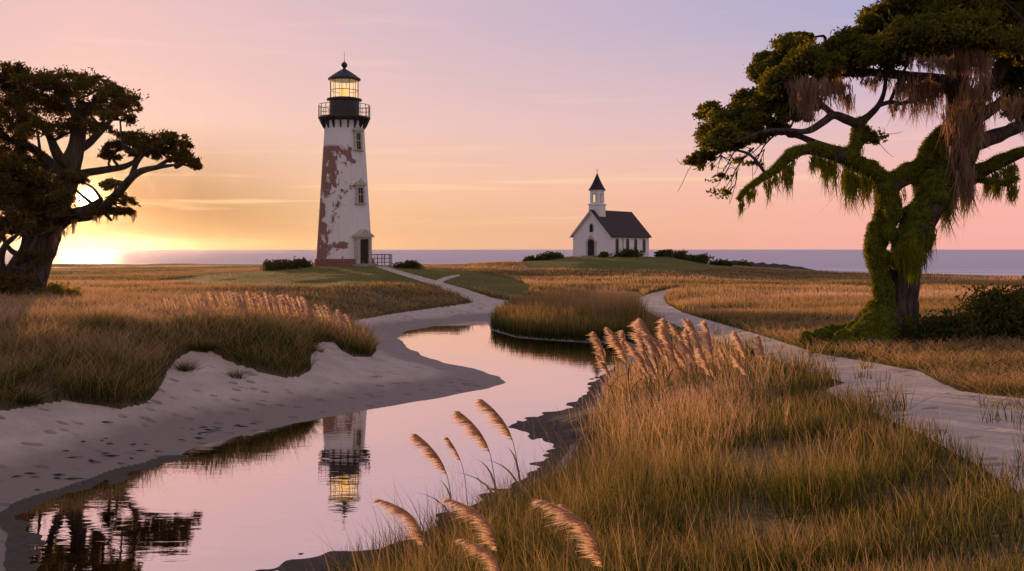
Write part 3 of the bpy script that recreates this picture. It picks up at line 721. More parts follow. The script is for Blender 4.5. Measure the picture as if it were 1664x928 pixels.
# local frame: x along the front (left -> corner), y along the length, origin = middle of the front
e1 = np.array([math.cos(ca), -math.sin(ca)]); e2 = np.array([math.sin(ca), math.cos(ca)])
co = np.array([cx, CY]) - e1 * W_ / 2
CH = thing('church', 'small white clapboard church with dark roof and pointed steeple on grassy rise', 'church', (co[0], co[1], cz - .3), -ca)
def cpart(name, mb, m, parent=None, sm=False):
    me = mb.mesh(name, sm); me.materials.append(m); o = bpy.data.objects.new(name, me); COL.objects.link(o); o.parent = parent or CH; return o
b = .3; hw = W_ / 2
mb = MB(); mb.prism([(-hw, 0), (hw, 0), (hw, b + HW), (0, b + HW + RISE), (-hw, b + HW)], 0, L_); walls = cpart('walls', mb, M['clap'])
mb = MB(); th = .16
for s_ in (-1, 1):
    ov = .42; zo = ov * RISE / hw; ex = hw + ov
    pts = [(s_ * ex, b + HW - zo + .02), (s_ * ex, b + HW - zo + .02 + th), (0, b + HW + RISE + .03 + th), (0, b + HW + RISE + .03)]
    mb.prism(pts if s_ < 0 else pts, -.38, L_ + .35)
roof = cpart('roof', mb, M['shingle'])
for s_ in (-1, 1):
    mb = MB(); zo = .44 * RISE / hw; ex = hw + .44
    mb.prism([(s_ * ex, b + HW - zo - .16), (s_ * ex, b + HW - zo + .012), (0, b + HW + RISE + .012), (0, b + HW + RISE - .2)], -.42, -.385); cpart('bargeboard', mb, M['trim'], roof)
for lo_, hi_, nm_ in (((hw + .002, .05, b + HW - .22), (hw + .12, L_ - .05, b + HW - .02), 'eave_board'), ((hw - .1, -.04, b), (hw + .05, .12, b + HW - .25), 'corner_board'), ((hw + .003, L_ - .2, b), (hw + .06, L_ + .04, b + HW - .25), 'corner_board'), ((-hw - .04, -.04, b), (-hw + .14, .1, b + HW - .3), 'corner_board')):
    mb = MB(); mb.box(lo_, hi_); cpart(nm_, mb, M['trim'])
mb = MB(); mb.tube([(hw + .1, 4.0, b + HW - .2), (hw + .1, 4.0, b)], [.06, .06], 6, 1); cpart('downpipe', mb, M['stone'])
def arch(w, h, rise, n=7, pointed=True):
    pts = [(-w, 0), (w, 0), (w, h)]
    for k in range(1, n):
        q = k / n; pts.append((w * (1 - q) if pointed else w * math.cos(q * math.pi / 2), h + rise * (math.sin(q * math.pi / 2))))
    pts.append((0, h + rise))
    for k in range(n - 1, 0, -1):
        q = k / n; pts.append((-(w * (1 - q) if pointed else w * math.cos(q * math.pi / 2)), h + rise * math.sin(q * math.pi / 2)))
    pts.append((-w, h)); return pts
def opening(name, T, w, h, rise, pointed, framew, m_in, proud=.08, sill=True):
    f = MB(); f.prism(arch(w + framew, h + framew * .4, rise + framew * .8, 7, pointed), -proud, .05, T); fo = cpart(name, f, M['cream'])
    g = MB(); g.prism(arch(w, h, rise, 7, pointed), -proud - .02, -proud + .012, T); cpart('pane' if name == 'window' else 'door_leaf', g, m_in, fo)
    if sill:
        s_ = MB(); s_.box((-w - framew - .06, -proud - .06, -.12), (w + framew + .06, .04, -.004), np.array(T)); cpart('sill', s_, M['trim'], fo)
I4 = Matrix.Identity(4)
opening('door', Matrix.Translation((0, 0, b)), .58, 2.0, .62, False, .34, M['darkwood'], .12, False)
mb = MB()
for s_ in (-1, 1): mb.prism([(s_ * 1.08, b + 2.3), (s_ * .98, b + 2.2), (0, b + 3.35), (0, b + 3.55)], -.2, .02)
cpart('door_hood', mb, M['trim'])
opening('window', Matrix.Translation((.02, 0, b + HW + .35)), .27, .95, .34, False, .13, M['darkglass'], .06)
for yy in (2.2, 5.55, 8.2, 11.0):
    T = Matrix.Translation((hw, yy, b + .45)) @ Matrix.Rotation(math.pi / 2, 4, 'Z'); opening('window', T, .42, 1.85, .4, False, .10, M['darkglass'], .05)
# steeple
st0 = 1.95; sy = 1.75; zt = b + HW + RISE
mb = MB(); h = st0 / 2; mb.box((-h, sy - h, zt - 1.5), (h, sy + h, zt + .95)); cpart('steeple_base', mb, M['clap'])
mb = MB(); mb.box((-h - .14, sy - h - .14, zt + .953), (h + .14, sy + h + .14, zt + 1.12)); cpart('cornice', mb, M['trim'])
h2_ = .82; mb = MB(); mb.box((-h2_, sy - h2_, zt + 1.123), (h2_, sy + h2_, zt + 3.2)); bel = cpart('belfry', mb, M['clap'])
mb = MB(); mb.box((-h2_ - .14, sy - h2_ - .14, zt + 3.203), (h2_ + .14, sy + h2_ + .14, zt + 3.34)); cpart('cornice', mb, M['trim'])
for nm_, T, m_in in (('belfry_opening', Matrix.Translation((0, sy - h2_, zt + 1.38)), M['skyglow']), ('belfry_louvre', Matrix.Translation((h2_, sy, zt + 1.38)) @ Matrix.Rotation(math.pi / 2, 4, 'Z'), M['trim'])):
    f = MB(); f.prism(arch(.38, 1.15, .36, 7, False), -.06, .03, T); fo = cpart(nm_, f, M['cream'])
    g = MB(); g.prism(arch(.20, 1.0, .26, 7, False), -.08, -.05, T); cpart('pane', g, m_in, fo)  # front opening is filled with the added sky glow
mb = MB(); hh = h2_ + .22; zs = zt + 3.343
rings = [(hh, zs), (hh * .80, zs + .35), (hh * .50, zs + 1.15), (hh * .22, zs + 2.05), (.02, zs + 2.75)]
v = np.array([(sx * r_, sy + sy_ * r_, z_) for r_, z_ in rings for sx, sy_ in ((-1, -1), (1, -1), (1, 1), (-1, 1))])
mb.add(v, np.array([(4 * k + j, 4 * k + (j + 1) % 4, 4 * k + 4 + (j + 1) % 4, 4 * k + 4 + j) for k in range(4) for j in range(4)])); mb.ng.append([3, 2, 1, 0])
cpart('spire', mb, M['spire'])
mb = MB(); mb.tube([(0, sy, zs + 2.6), (0, sy, zs + 3.45)], [.05, .02], 6, 1); mb.tube([(-.16, sy, zs + 3.18), (.16, sy, zs + 3.18)], [.025, .025], 5, 1); cpart('finial', mb, M['iron'])
mb = MB(); mb.box((-1.1, -1.2, -.2), (1.1, -.002, b - .004)); cpart('doorstep', mb, M['stone'])

# ------------------------------------------------------------------ foliage makers
def lobed(mb, c, rx, ry, rz, n, leaf, subs=9, sub_r=.42, up=.4, lowcut=-.35):
    """leaves in rounded lobes spread over an uneven shell"""
    d = rng.normal(size=(subs * 3, 3)); d /= np.linalg.norm(d, axis=1)[:, None]; d = d[d[:, 2] > lowcut][:subs]
    sc = np.asarray(c) + d * np.array([rx, ry, rz]) * rng.uniform(.55, .95, (len(d), 1))
    sr = sub_r * rng.uniform(.6, 1.25, len(d)) * min(rx, ry, rz * 1.3)
    k = rng.integers(0, len(d), n)
    e = rng.normal(size=(n, 3)); e /= np.linalg.norm(e, axis=1)[:, None]
    rad_ = rng.random(n) ** .45 * (1 + .25 * rng.normal(size=n))
    p = sc[k] + e * (sr[k] * rad_)[:, None] * np.array([1.15, 1.15, .85])
    st = rng.random(n) < .16; p[st] = sc[k[st]] + np.clip(rng.normal(size=(st.sum(), 3)), -1.4, 1.4) * np.minimum(sr[k[st]] * .8, .42)[:, None] * np.array([1.2, 1.2, .7])
    shade = np.clip(rng.random(len(d))[k] * .6 + rng.random(n) * .5, 0, 1)
    mb.leaves(p, leaf * rng.choice([.7, 1.0, 1.35], n), leaf * .5, up, shade); return sc

def twigs(mb, start, targets, r0, r1):
    for tgt in targets:
        a = np.asarray(start); b_ = np.asarray(tgt); L = np.linalg.norm(b_ - a); q = rng.normal(size=3) * .12 * L
        mb.tube([a, a * .6 + b_ * .4 + q + (0, 0, .05 * L), a * .25 + b_ * .75 + q * .6 - (0, 0, .02 * L), b_], [r0, r0 * .7, r1 * 1.4, r1], 5, 3)

def bush(name, label, c, rx, ry, rz, n, leaf, m, group=None, subs=13):
    z0 = h1(c[0], c[1]); r = thing(name, label, 'bush', (c[0], c[1], z0), 0, group)
    mb = MB(); cen = lobed(mb, (0, 0, rz * .22), rx * .95, ry, rz * .72, n, leaf, subs, .62, .5, -.25)
    part('foliage', mb, m, r, world=False)
    mb = MB(); twigs(mb, (0, 0, -.15), cen[:12] * .9, .03 + rz * .015, .008); part('stems', mb, M['bark_dark'], r, world=False)
    return r

def curtain(base, normal_jit, L, n, wid, spread, col, root, name='hanging_moss', droop=(0, 0, -1)):
    """a beard of hanging strands along a line of points; locks converge to points"""
    mb = MB(); base = np.asarray(base, float); nl = max(4, n // 15)
    lk = rng.random(nl); ll = L * (.22 + .78 * rng.random(nl) ** 1.6)
    seg = np.linspace(0, len(base) - 1, 200); bl = np.stack([np.interp(seg, range(len(base)), base[:, k]) for k in range(3)], -1)
    lb = bl[(lk * 199).astype(int)] + rng.normal(size=(nl, 3)) * np.array([spread * .8, spread * .9, spread * .25]); lb[:, 2] -= rng.random(nl) * .12 * L
    lt = lb + rng.normal(size=(nl, 3)) * np.array([.07, .07, 0]) * L * .6; lt[:, 2] = lb[:, 2] - ll
    k = rng.integers(0, nl, n); u_ = rng.random(n) ** .6
    ws = .03 + .035 * ll[k]
    st = lb[k] + rng.normal(size=(n, 3)) * np.stack([ws, ws, ws * 1.2], -1) - np.stack([np.zeros(n), np.zeros(n), ll[k] * (1 - u_) * .45], -1)
    tip = lb[k] + (lt[k] - lb[k]) * (.35 + .65 * rng.random(n))[:, None] + rng.normal(size=(n, 3)) * (ws * .5)[:, None] * np.array([1, 1, .3])
    tip[:, 2] = np.minimum(tip[:, 2], st[:, 2] - .06)
    dv = tip - st; Ln = np.linalg.norm(dv, axis=1); dv /= Ln[:, None]
    bend = rng.normal(size=(n, 3)) * .17; bend[:, 2] = 0
    side = np.stack([rng.normal(size=n), rng.normal(size=n), np.zeros(n)], -1)
    mb.blades(st, dv, Ln, np.full(n, wid) * rng.uniform(.4, 1.3, n), bend, 4, np.clip(rng.random(nl)[k] * .7 + rng.random(n) * .3, 0, 1), side=side, full=.4)
    return part(name, mb, col, root)

# ------------------------------------------------------------------ the big mossy oak on the right
TY = 28.0; S = TY / F
def Q(u, v, dy=0.0): return P(u, v, TY + dy)
oak = thing('moss_draped_oak', 'large leaning oak with moss covered limbs and hanging grey moss beside the sand path', 'tree', (Q(1452, 556)[0], TY, h1(Q(1452, 556)[0], TY)))
wood = MB(); mossy = MB(); skeleton = []
def limb(pts, rpx, moss=False, sides=12, lump=.12, flute=0, jit=.35):
    p = np.array([Q(u, v, d) for u, v, d in pts]); r_ = np.interp(np.linspace(0, 1, len(p)), np.linspace(0, 1, len(rpx)), rpx) * S * (.76 if moss else .92)
    r = (wood).tube(p, r_, sides, 7, lump, .5, flute, ret=True)
    skeleton.append(r[2])
    if moss: limb.m.append((p, r_))
    return r
limb.m = []
limb([(1440, 575, -.1), (1449, 545, 0), (1456, 515, 0), (1462, 480, 0), (1468, 445, 0), (1474, 410, 0), (1484, 380, 0)], [60, 43, 36, 30, 27, 25, 22], False, 40, .07, .12)
Lst = [(1446, 520, -.35), (1437, 480, -.4), (1427, 440, -.3), (1423, 405, -.1), (1434, 372, .1), (1446, 345, 0), (1442, 318, -.1), (1436, 298, 0)]
limb(Lst, [18, 20, 18, 19, 24, 24, 23, 22], True, 16)
Rst = [(1470, 440, -.2), (1478, 405, -.3), (1492, 365, -.1), (1515, 325, 0), (1540, 285, .2), (1558, 245, .3), (1566, 205, .3), (1563, 165, .2), (1552, 140, .2)]
limb(Rst[:6], [28, 30, 30, 31, 33, 34], True, 18)
limb(Rst[4:], [31, 33, 30, 24, 18], False, 22, .1, .08)
LF = [(1436, 302, 0), (1420, 284, -.3), (1396, 268, -.6), (1368, 254, -.9), (1340, 246, -1.1), (1310, 243, -1.3), (1284, 254, -1.5), (1262, 275, -1.6), (1235, 293, -1.8), (1212, 309, -1.9), (1201, 324, -2)]
limb(LF, [21, 19, 17, 16, 13, 11, 10, 7.5, 5.5, 4, 2.5], True, 12, .16)
limb([(1440, 308, 0), (1460, 292, .2), (1482, 281, .4), (1502, 264, .5), (1513, 244, .5), (1532, 224, .4), (1556, 208, .3)], [21, 20, 20, 19, 17, 17, 14], True, 12, .16)
UP = [(1380, 262, -.8), (1390, 238, -.6), (1394, 213, -.4), (1402, 196, -.3), (1414, 186, -.2), (1427, 172, -.2), (1436, 152, 0), (1440, 125, .3)]
limb(UP[:4], [13, 13, 11, 8], True, 10); limb(UP[3:], [8, 6, 5, 4, 3], False, 8)
limb([(1427, 172, -.2), (1446, 166, -.2), (1466, 168, 0), (1490, 158, .4), (1510, 148, .4)], [4, 4, 4, 5, 5], False, 7)
limb([(1398, 203, -.4), (1375, 194, -.8), (1355, 187, -1), (1338, 198, -1.3), (1312, 213, -1.6), (1280, 212, -2), (1240, 214, -2.2), (1195, 232, -2.4)], [9, 8, 7, 6, 5, 4, 3, 1.5], False, 8)
limb([(1355, 187, -1), (1330, 168, -.4), (1300, 158, .4), (1270, 140, 1)], [6, 5, 4, 2], False, 7)
limb([(1368, 252, -.9), (1345, 240, -.6), (1322, 231, -.3), (1298, 221, 0), (1272, 216, .3), (1240, 222, .5), (1208, 236, .8), (1180, 243, 1)], [8, 7, 6, 5.5, 4.5, 3.5, 2.5, 1.2], False, 8)
limb([(1272, 216, .3), (1250, 196, 1), (1215, 182, 1.5), (1180, 172, 2)], [4, 3.5, 2.5, 1.2], False, 7)
limb([(1552, 147, .2), (1530, 133, .3), (1511, 128, .4), (1482, 125, .5), (1456, 121, .6), (1420, 118, .4), (1380, 108, 0), (1330, 112, -.5), (1290, 108, -1)], [15, 13, 11, 9, 8, 7, 6, 4, 2.5], False, 10)
limb([(1456, 121, .6), (1420, 95, 1.6), (1390, 80, 2.4), (1340, 75, 3)], [7, 5, 4, 2], False, 7)
limb([(1560, 165, .2), (1556, 120, .6), (1542, 80, 1), (1520, 40, 1.4), (1500, 0, 1.8), (1490, -50, 2)], [20, 17, 13, 10, 8, 5], False, 12)
limb([(1553, 135, .2), (1535, 105, 1.2), (1500, 80, 1.8), (1460, 65, 2.2), (1430, 45, 2.4)], [12, 9, 7, 5, 3], False, 9)
limb([(1566, 195, .3), (1590, 160, 0), (1620, 120, -.6), (1650, 72, -1.2), (1690, 20, -1.8)], [19, 15, 12, 9, 6], False, 11)
limb([(1564, 235, .3), (1603, 226, .8), (1640, 212, 1.4), (1690, 192, 2), (1745, 178, 2.6)], [18, 15, 12, 10, 7], False, 11)
limb([(1576, 290, .2), (1602, 275, 0), (1640, 257, -.4), (1680, 240, -.8), (1735, 218, -1.2)], [17, 14, 12, 9, 6], True, 11)
limb([(1590, 290, 0), (1612, 296, -.4), (1634, 297, -.8), (1655, 289, -1)], [9, 6, 5, 3], True, 8)
limb([(1568, 210, .3), (1606, 180, 1), (1660, 150, 2), (1725, 112, 3)], [14, 11, 8, 5], False, 10)
# roots
for pts, r_ in (([(1440, 520, -.4), (1420, 536, -.8), (1390, 552, -1.2), (1350, 565, -1.5), (1318, 568, -1.6)], [14, 13, 11, 8, 4]), ([(1440, 530, -.5), (1425, 548, -1), (1405, 562, -1.5), (1370, 572, -1.9), (1340, 575, -2)], [15, 14, 12, 9, 5]),
                ([(1435, 505, -.2), (1412, 522, 0), (1385, 538, .2), (1345, 545, .3), (1310, 552, .3)], [12, 12, 11, 10, 6]), ([(1447, 535, -.6), (1438, 552, -1.1), (1425, 566, -1.5), (1405, 575, -1.9)], [17, 15, 12, 7]),
                ([(1462, 540, -.3), (1478, 552, -.5), (1495, 560, -.7)], [16, 11, 5])):
    limb([(u, v - 9 + 4 * k, d) for k, (u, v, d) in enumerate(pts)], [q * 1.6 for q in r_], True, 14, .25)
part('trunk', wood, M['bark'], oak, True)

# moss cushions along the mossy limbs and roots: lumpy skins and a fur of short tufts
cush = MB(); fur = MB()
for p, r_ in limb.m:
    q = p + r_[:, None] * np.array([-.24, -.34, .26]); v, nor, pts, rd = cush.tube(q, r_ * .94, 20, 12, .42, .36, ret=True)
    vv = v.reshape(-1, 3); nn = nor.reshape(-1, 3)
    n = int(150 * len(pts) * min(1, rd.mean() / .25) + 300)
    k = rng.integers(0, len(vv), n); bs = vv[k] + rng.normal(size=(n, 3)) * .02
    dd = nn[k] + np.array([0, 0, -.35]) + rng.normal(size=(n, 3)) * .45; dd /= np.linalg.norm(dd, axis=1)[:, None]
    fur.blades(bs, dd, rng.uniform(.02, .05, n), np.full(n, .02), np.tile([0, 0, -.5], (n, 1)), 2, full=.2)
# extra cushions swelling on the stems
for u, v_, dy, ru in ((1432, 300, -.4, 24), (1450, 345, -.5, 22), (1418, 400, -.4, 20), (1445, 375, -.5, 18), (1474, 405, -.5, 34), (1466, 388, -.4, 26), (1488, 396, -.4, 28), (1478, 424, -.5, 26), (1430, 470, -.6, 18), (1420, 500, -.5, 15), (1410, 520, -.5, 16), (1412, 544, -1.3, 30), (1335, 549, -.2, 24), (1372, 555, -1.3, 26), (1312, 552, -.3, 20), (1350, 541, .3, 22), (1392, 538, -.6, 26), (1424, 520, -.7, 26),
                      (1355, 250, -1, 15), (1400, 268, -.7, 19), (1470, 285, .1, 20), (1510, 255, .2, 18), (1528, 305, -.3, 24), (1444, 330, -.3, 24), (1436, 420, -.5, 20), (1500, 350, -.4, 26), (1556, 250, -.1, 22), (1350, 566, -1.7, 13)):
    c = Q(u, v_, dy); r0 = ru * S * .58; a = np.linspace(0, math.pi, 11)
    b0 = cush.n; th = np.linspace(0, 2 * math.pi, 17)[:-1]
    d = np.stack([np.sin(a)[:, None] * np.cos(th), np.sin(a)[:, None] * np.sin(th), np.repeat(np.cos(a)[:, None], 16, 1)], -1)
    rr_ = r0 * (1 + .22 * vnoise((d * 2 + c).reshape(-1, 3)).reshape(11, 16)); v3 = c + d * rr_[..., None] * np.array([1, .8, 1.15])
    i = np.arange(10)[:, None] * 16; j = np.arange(16)[None]; j2 = (j + 1) % 16
    cush.add(v3, np.stack([i + j, i + 16 + j, i + 16 + j2, i + j2], -1).reshape(-1, 4))
    n = 1400; k = rng.integers(0, 11 * 16, n); dd = d.reshape(-1, 3)[k] + np.array([0, 0, -.5]) + rng.normal(size=(n, 3)) * .4; dd /= np.linalg.norm(dd, axis=1)[:, None]
    fur.blades(v3.reshape(-1, 3)[k] + rng.normal(size=(n, 3)) * .05 * r0, dd, rng.uniform(.02, .055, n), np.full(n, .02), np.tile([0, 0, -.6], (n, 1)), 2, full=.2)
mo = part('trunk_moss', cush, M['moss_body'], oak, True)
part('moss_tufts', fur, M['moss_green'], oak)

def beards(line, L, n, spread, col, wid=.022, name='hanging_moss'):
    if col == 'moss_green' and spread < .15: line = [(u, v + 5, d + .04) for u, v, d in line]; n = int(n * 1.25)
    return curtain([Q(u, v, d) + np.array([0, -.06, 0]) for u, v, d in line], 0, L * S, n, wid, spread * (.5 if col == 'moss_green' else .9), M[col], oak, name)
GR, BR = 'moss_green', 'moss_hang'
for line, L, n, sp, col in (
    ([(1201, 325, -2), (1206, 318, -2)], 36, 130, .05, GR), ([(1228, 298, -1.8), (1212, 308, -1.9)], 30, 160, .06, GR), ([(1262, 277, -1.6), (1240, 290, -1.8)], 46, 220, .07, GR), ([(1290, 252, -1.5), (1270, 266, -1.6)], 62, 300, .09, GR),
    ([(1318, 246, -1.3), (1335, 248, -1.1)], 40, 260, .09, GR), ([(1340, 250, -1.1), (1358, 256, -1)], 72, 380, .11, GR), ([(1372, 262, -.9), (1388, 272, -.7)], 95, 560, .14, GR), ([(1395, 275, -.8), (1412, 284, -.6)], 70, 420, .14, GR),
    ([(1402, 205, -.3), (1392, 225, -.5)], 40, 150, .08, GR), ([(1478, 290, .2), (1500, 275, .4)], 48, 380, .14, GR), ([(1508, 265, .4), (1522, 245, .4)], 55, 300, .12, GR),
    ([(1455, 398, -.9), (1476, 385, -1), (1500, 400, -.8)], 62, 800, .13, GR), ([(1500, 380, -.6), (1515, 360, -.3)], 60, 420, .10, GR), ([(1470, 400, -1), (1485, 410, -1)], 54, 460, .11, GR),
    ([(1530, 320, 0), (1545, 300, 0)], 95, 360, .13, GR), ([(1560, 275, 0), (1578, 285, 0)], 110, 520, .15, GR), ([(1600, 280, 0), (1618, 272, -.2)], 60, 340, .12, GR), ([(1630, 264, -.3), (1650, 256, -.5)], 70, 300, .12, GR), ([(1640, 297, -.8), (1652, 291, -1)], 45, 150, .07, GR), ([(1612, 297, -.4), (1622, 298, -.5)], 34, 130, .07, GR),
    ([(1284, 120, -1), (1302, 128, -1.2)], 76, 340, .10, BR), ([(1300, 128, -1.4), (1322, 130, -1.6)], 92, 460, .13, BR), ([(1322, 130, -1.2), (1346, 128, -1)], 70, 420, .13, BR), ([(1352, 128, -.8), (1372, 128, -.6)], 60, 300, .12, BR), ([(1372, 150, -.6), (1384, 152, -.5)], 50, 160, .08, BR), ([(1395, 122, 0), (1440, 124, .3)], 34, 420, .2, BR),
    ([(1462, 124, -.4), (1484, 128, -.2)], 82, 460, .14, BR), ([(1484, 126, -.4), (1505, 130, -.2)], 100, 560, .15, BR), ([(1508, 130, 0), (1524, 134, .2)], 76, 380, .13, BR), ([(1446, 168, -.2), (1464, 170, -.1)], 34, 200, .09, BR), ([(1482, 92, -2), (1520, 96, -1.8)], 34, 420, .2, BR), ([(1530, 95, -1.6), (1560, 90, -1.2)], 44, 340, .2, BR),
    ([(1575, 75, -1.6), (1600, 80, -1.4)], 105, 520, .26, BR), ([(1570, 130, -.8), (1596, 140, -.8)], 100, 520, .24, BR), ([(1540, 170, -.4), (1562, 180, -.5)], 100, 460, .20, BR), ([(1568, 195, -.5), (1590, 200, -.4)], 80, 380, .18, BR), ([(1545, 230, -.4), (1566, 240, -.4)], 80, 360, .16, BR), ([(1556, 265, -.3), (1572, 270, -.3)], 92, 330, .14, BR), ([(1630, 160, -.4), (1650, 150, 0)], 60, 240, .16, BR), ([(1655, 205, 1), (1680, 200, 1.5)], 40, 200, .14, BR)):
    beards(line, L, n, sp, col)

crown = MB(); tw = MB(); SK = np.concatenate(skeleton)
CL = [(1182, 232, 40, 22, -.8), (1212, 222, 40, 20, 1.8), (1265, 175, 40, 24, .4), (1290, 190, 30, 14, -.4), (1140, 258, 24, 13, 0), (1166, 218, 34, 27, .6), (1160, 182, 24, 17, 1), (1200, 200, 44, 32, 0), (1226, 167, 40, 25, 1.5), (1250, 122, 32, 28, 1), (1246, 97, 24, 17, 1.8), (1290, 84, 34, 24, 1), (1302, 62, 24, 11, 2), (1272, 142, 40, 28, -.5), (1322, 108, 45, 30, -.8), (1236, 212, 46, 20, .8), (1300, 168, 34, 20, 1.8), (1345, 100, 42, 26, .6), (1385, 82, 45, 30, 0), (1402, 60, 30, 17, 1.5),
      (1362, 118, 50, 20, 1.6), (1430, 45, 42, 30, 1), (1442, 88, 50, 30, -.6), (1470, 12, 50, 30, 0), (1502, 58, 55, 32, -1.6), (1492, 92, 45, 20, 1.5), (1552, 20, 60, 38, -.8), (1562, 62, 58, 32, -2), (1600, 38, 60, 38, .6), (1640, 78, 50, 36, -1.2), (1652, 20, 60, 38, 1), (1640, 138, 36, 26, .8), (1664, 180, 34, 26, 2), (1520, -30, 70, 40, 1), (1600, -45, 80, 50, -.5), (1450, -32, 40, 25, 1.4), (1695, 100, 60, 50, 0), (1725, 0, 80, 60, 1), (1705, 190, 50, 34, 2.2), (1408, 226, 20, 17, -.4),
      (1460, 70, 60, 35, 2.8), (1540, 80, 60, 30, 2.6), (1380, 105, 50, 22, 2.6), (1610, 100, 50, 28, 2.8), (1320, 140, 45, 20, 2.6), (1590, 5, 70, 45, 3), (1680, 60, 60, 45, 3), (1560, -90, 90, 45, 0), (1660, -100, 90, 45, 1)]
for u, v_, ru, rv, dy in CL:
    c = Q(u, v_, dy); rx, rz = ru * S, rv * S; light = ru < 30
    cen = lobed(crown, c, rx, rx * .9, rz, int(3.9 * (ru * rv) ** .5 * 34 * (.75 if light else 1)), .125, int(9 + ru / 4), .36, .5, -.45)
    j = np.argmin(np.linalg.norm(SK - (c - [0, 0, rz * .6]), axis=1)); mid = (SK[j] + c) / 2
    tw.tube([SK[j], mid + rng.normal(size=3) * .15, c - [0, 0, rz * .4]], [.055, .04, .025], 6, 4); twigs(tw, c - np.array([0, 0, rz * .4]), cen[:9], .022, .007)
# fine bare twigs of the low left spray
for u, v_, uu, vv in ((1180, 243, 1120, 268), (1195, 232, 1150, 272), (1210, 236, 1168, 290), (1240, 222, 1200, 262), (1225, 240, 1172, 314), (1260, 218, 1225, 268), (1180, 243, 1145, 222), (1395, 228, 1425, 222)):
    a_, b_ = Q(u, v_, .5), Q(uu, vv, .3 + rng.normal() * .5); twigs(tw, a_, [b_], .03, .008); twigs(tw, (a_ + b_) / 2, [b_ + rng.normal(size=3) * .35 for _ in range(5)], .014, .005)
    lobed(crown, b_, .3, .3, .15, 90, .13, 6, .6)
part('crown', crown, M['leaf_oak'], oak); part('twigs', tw, M['bark_dark'], oak)

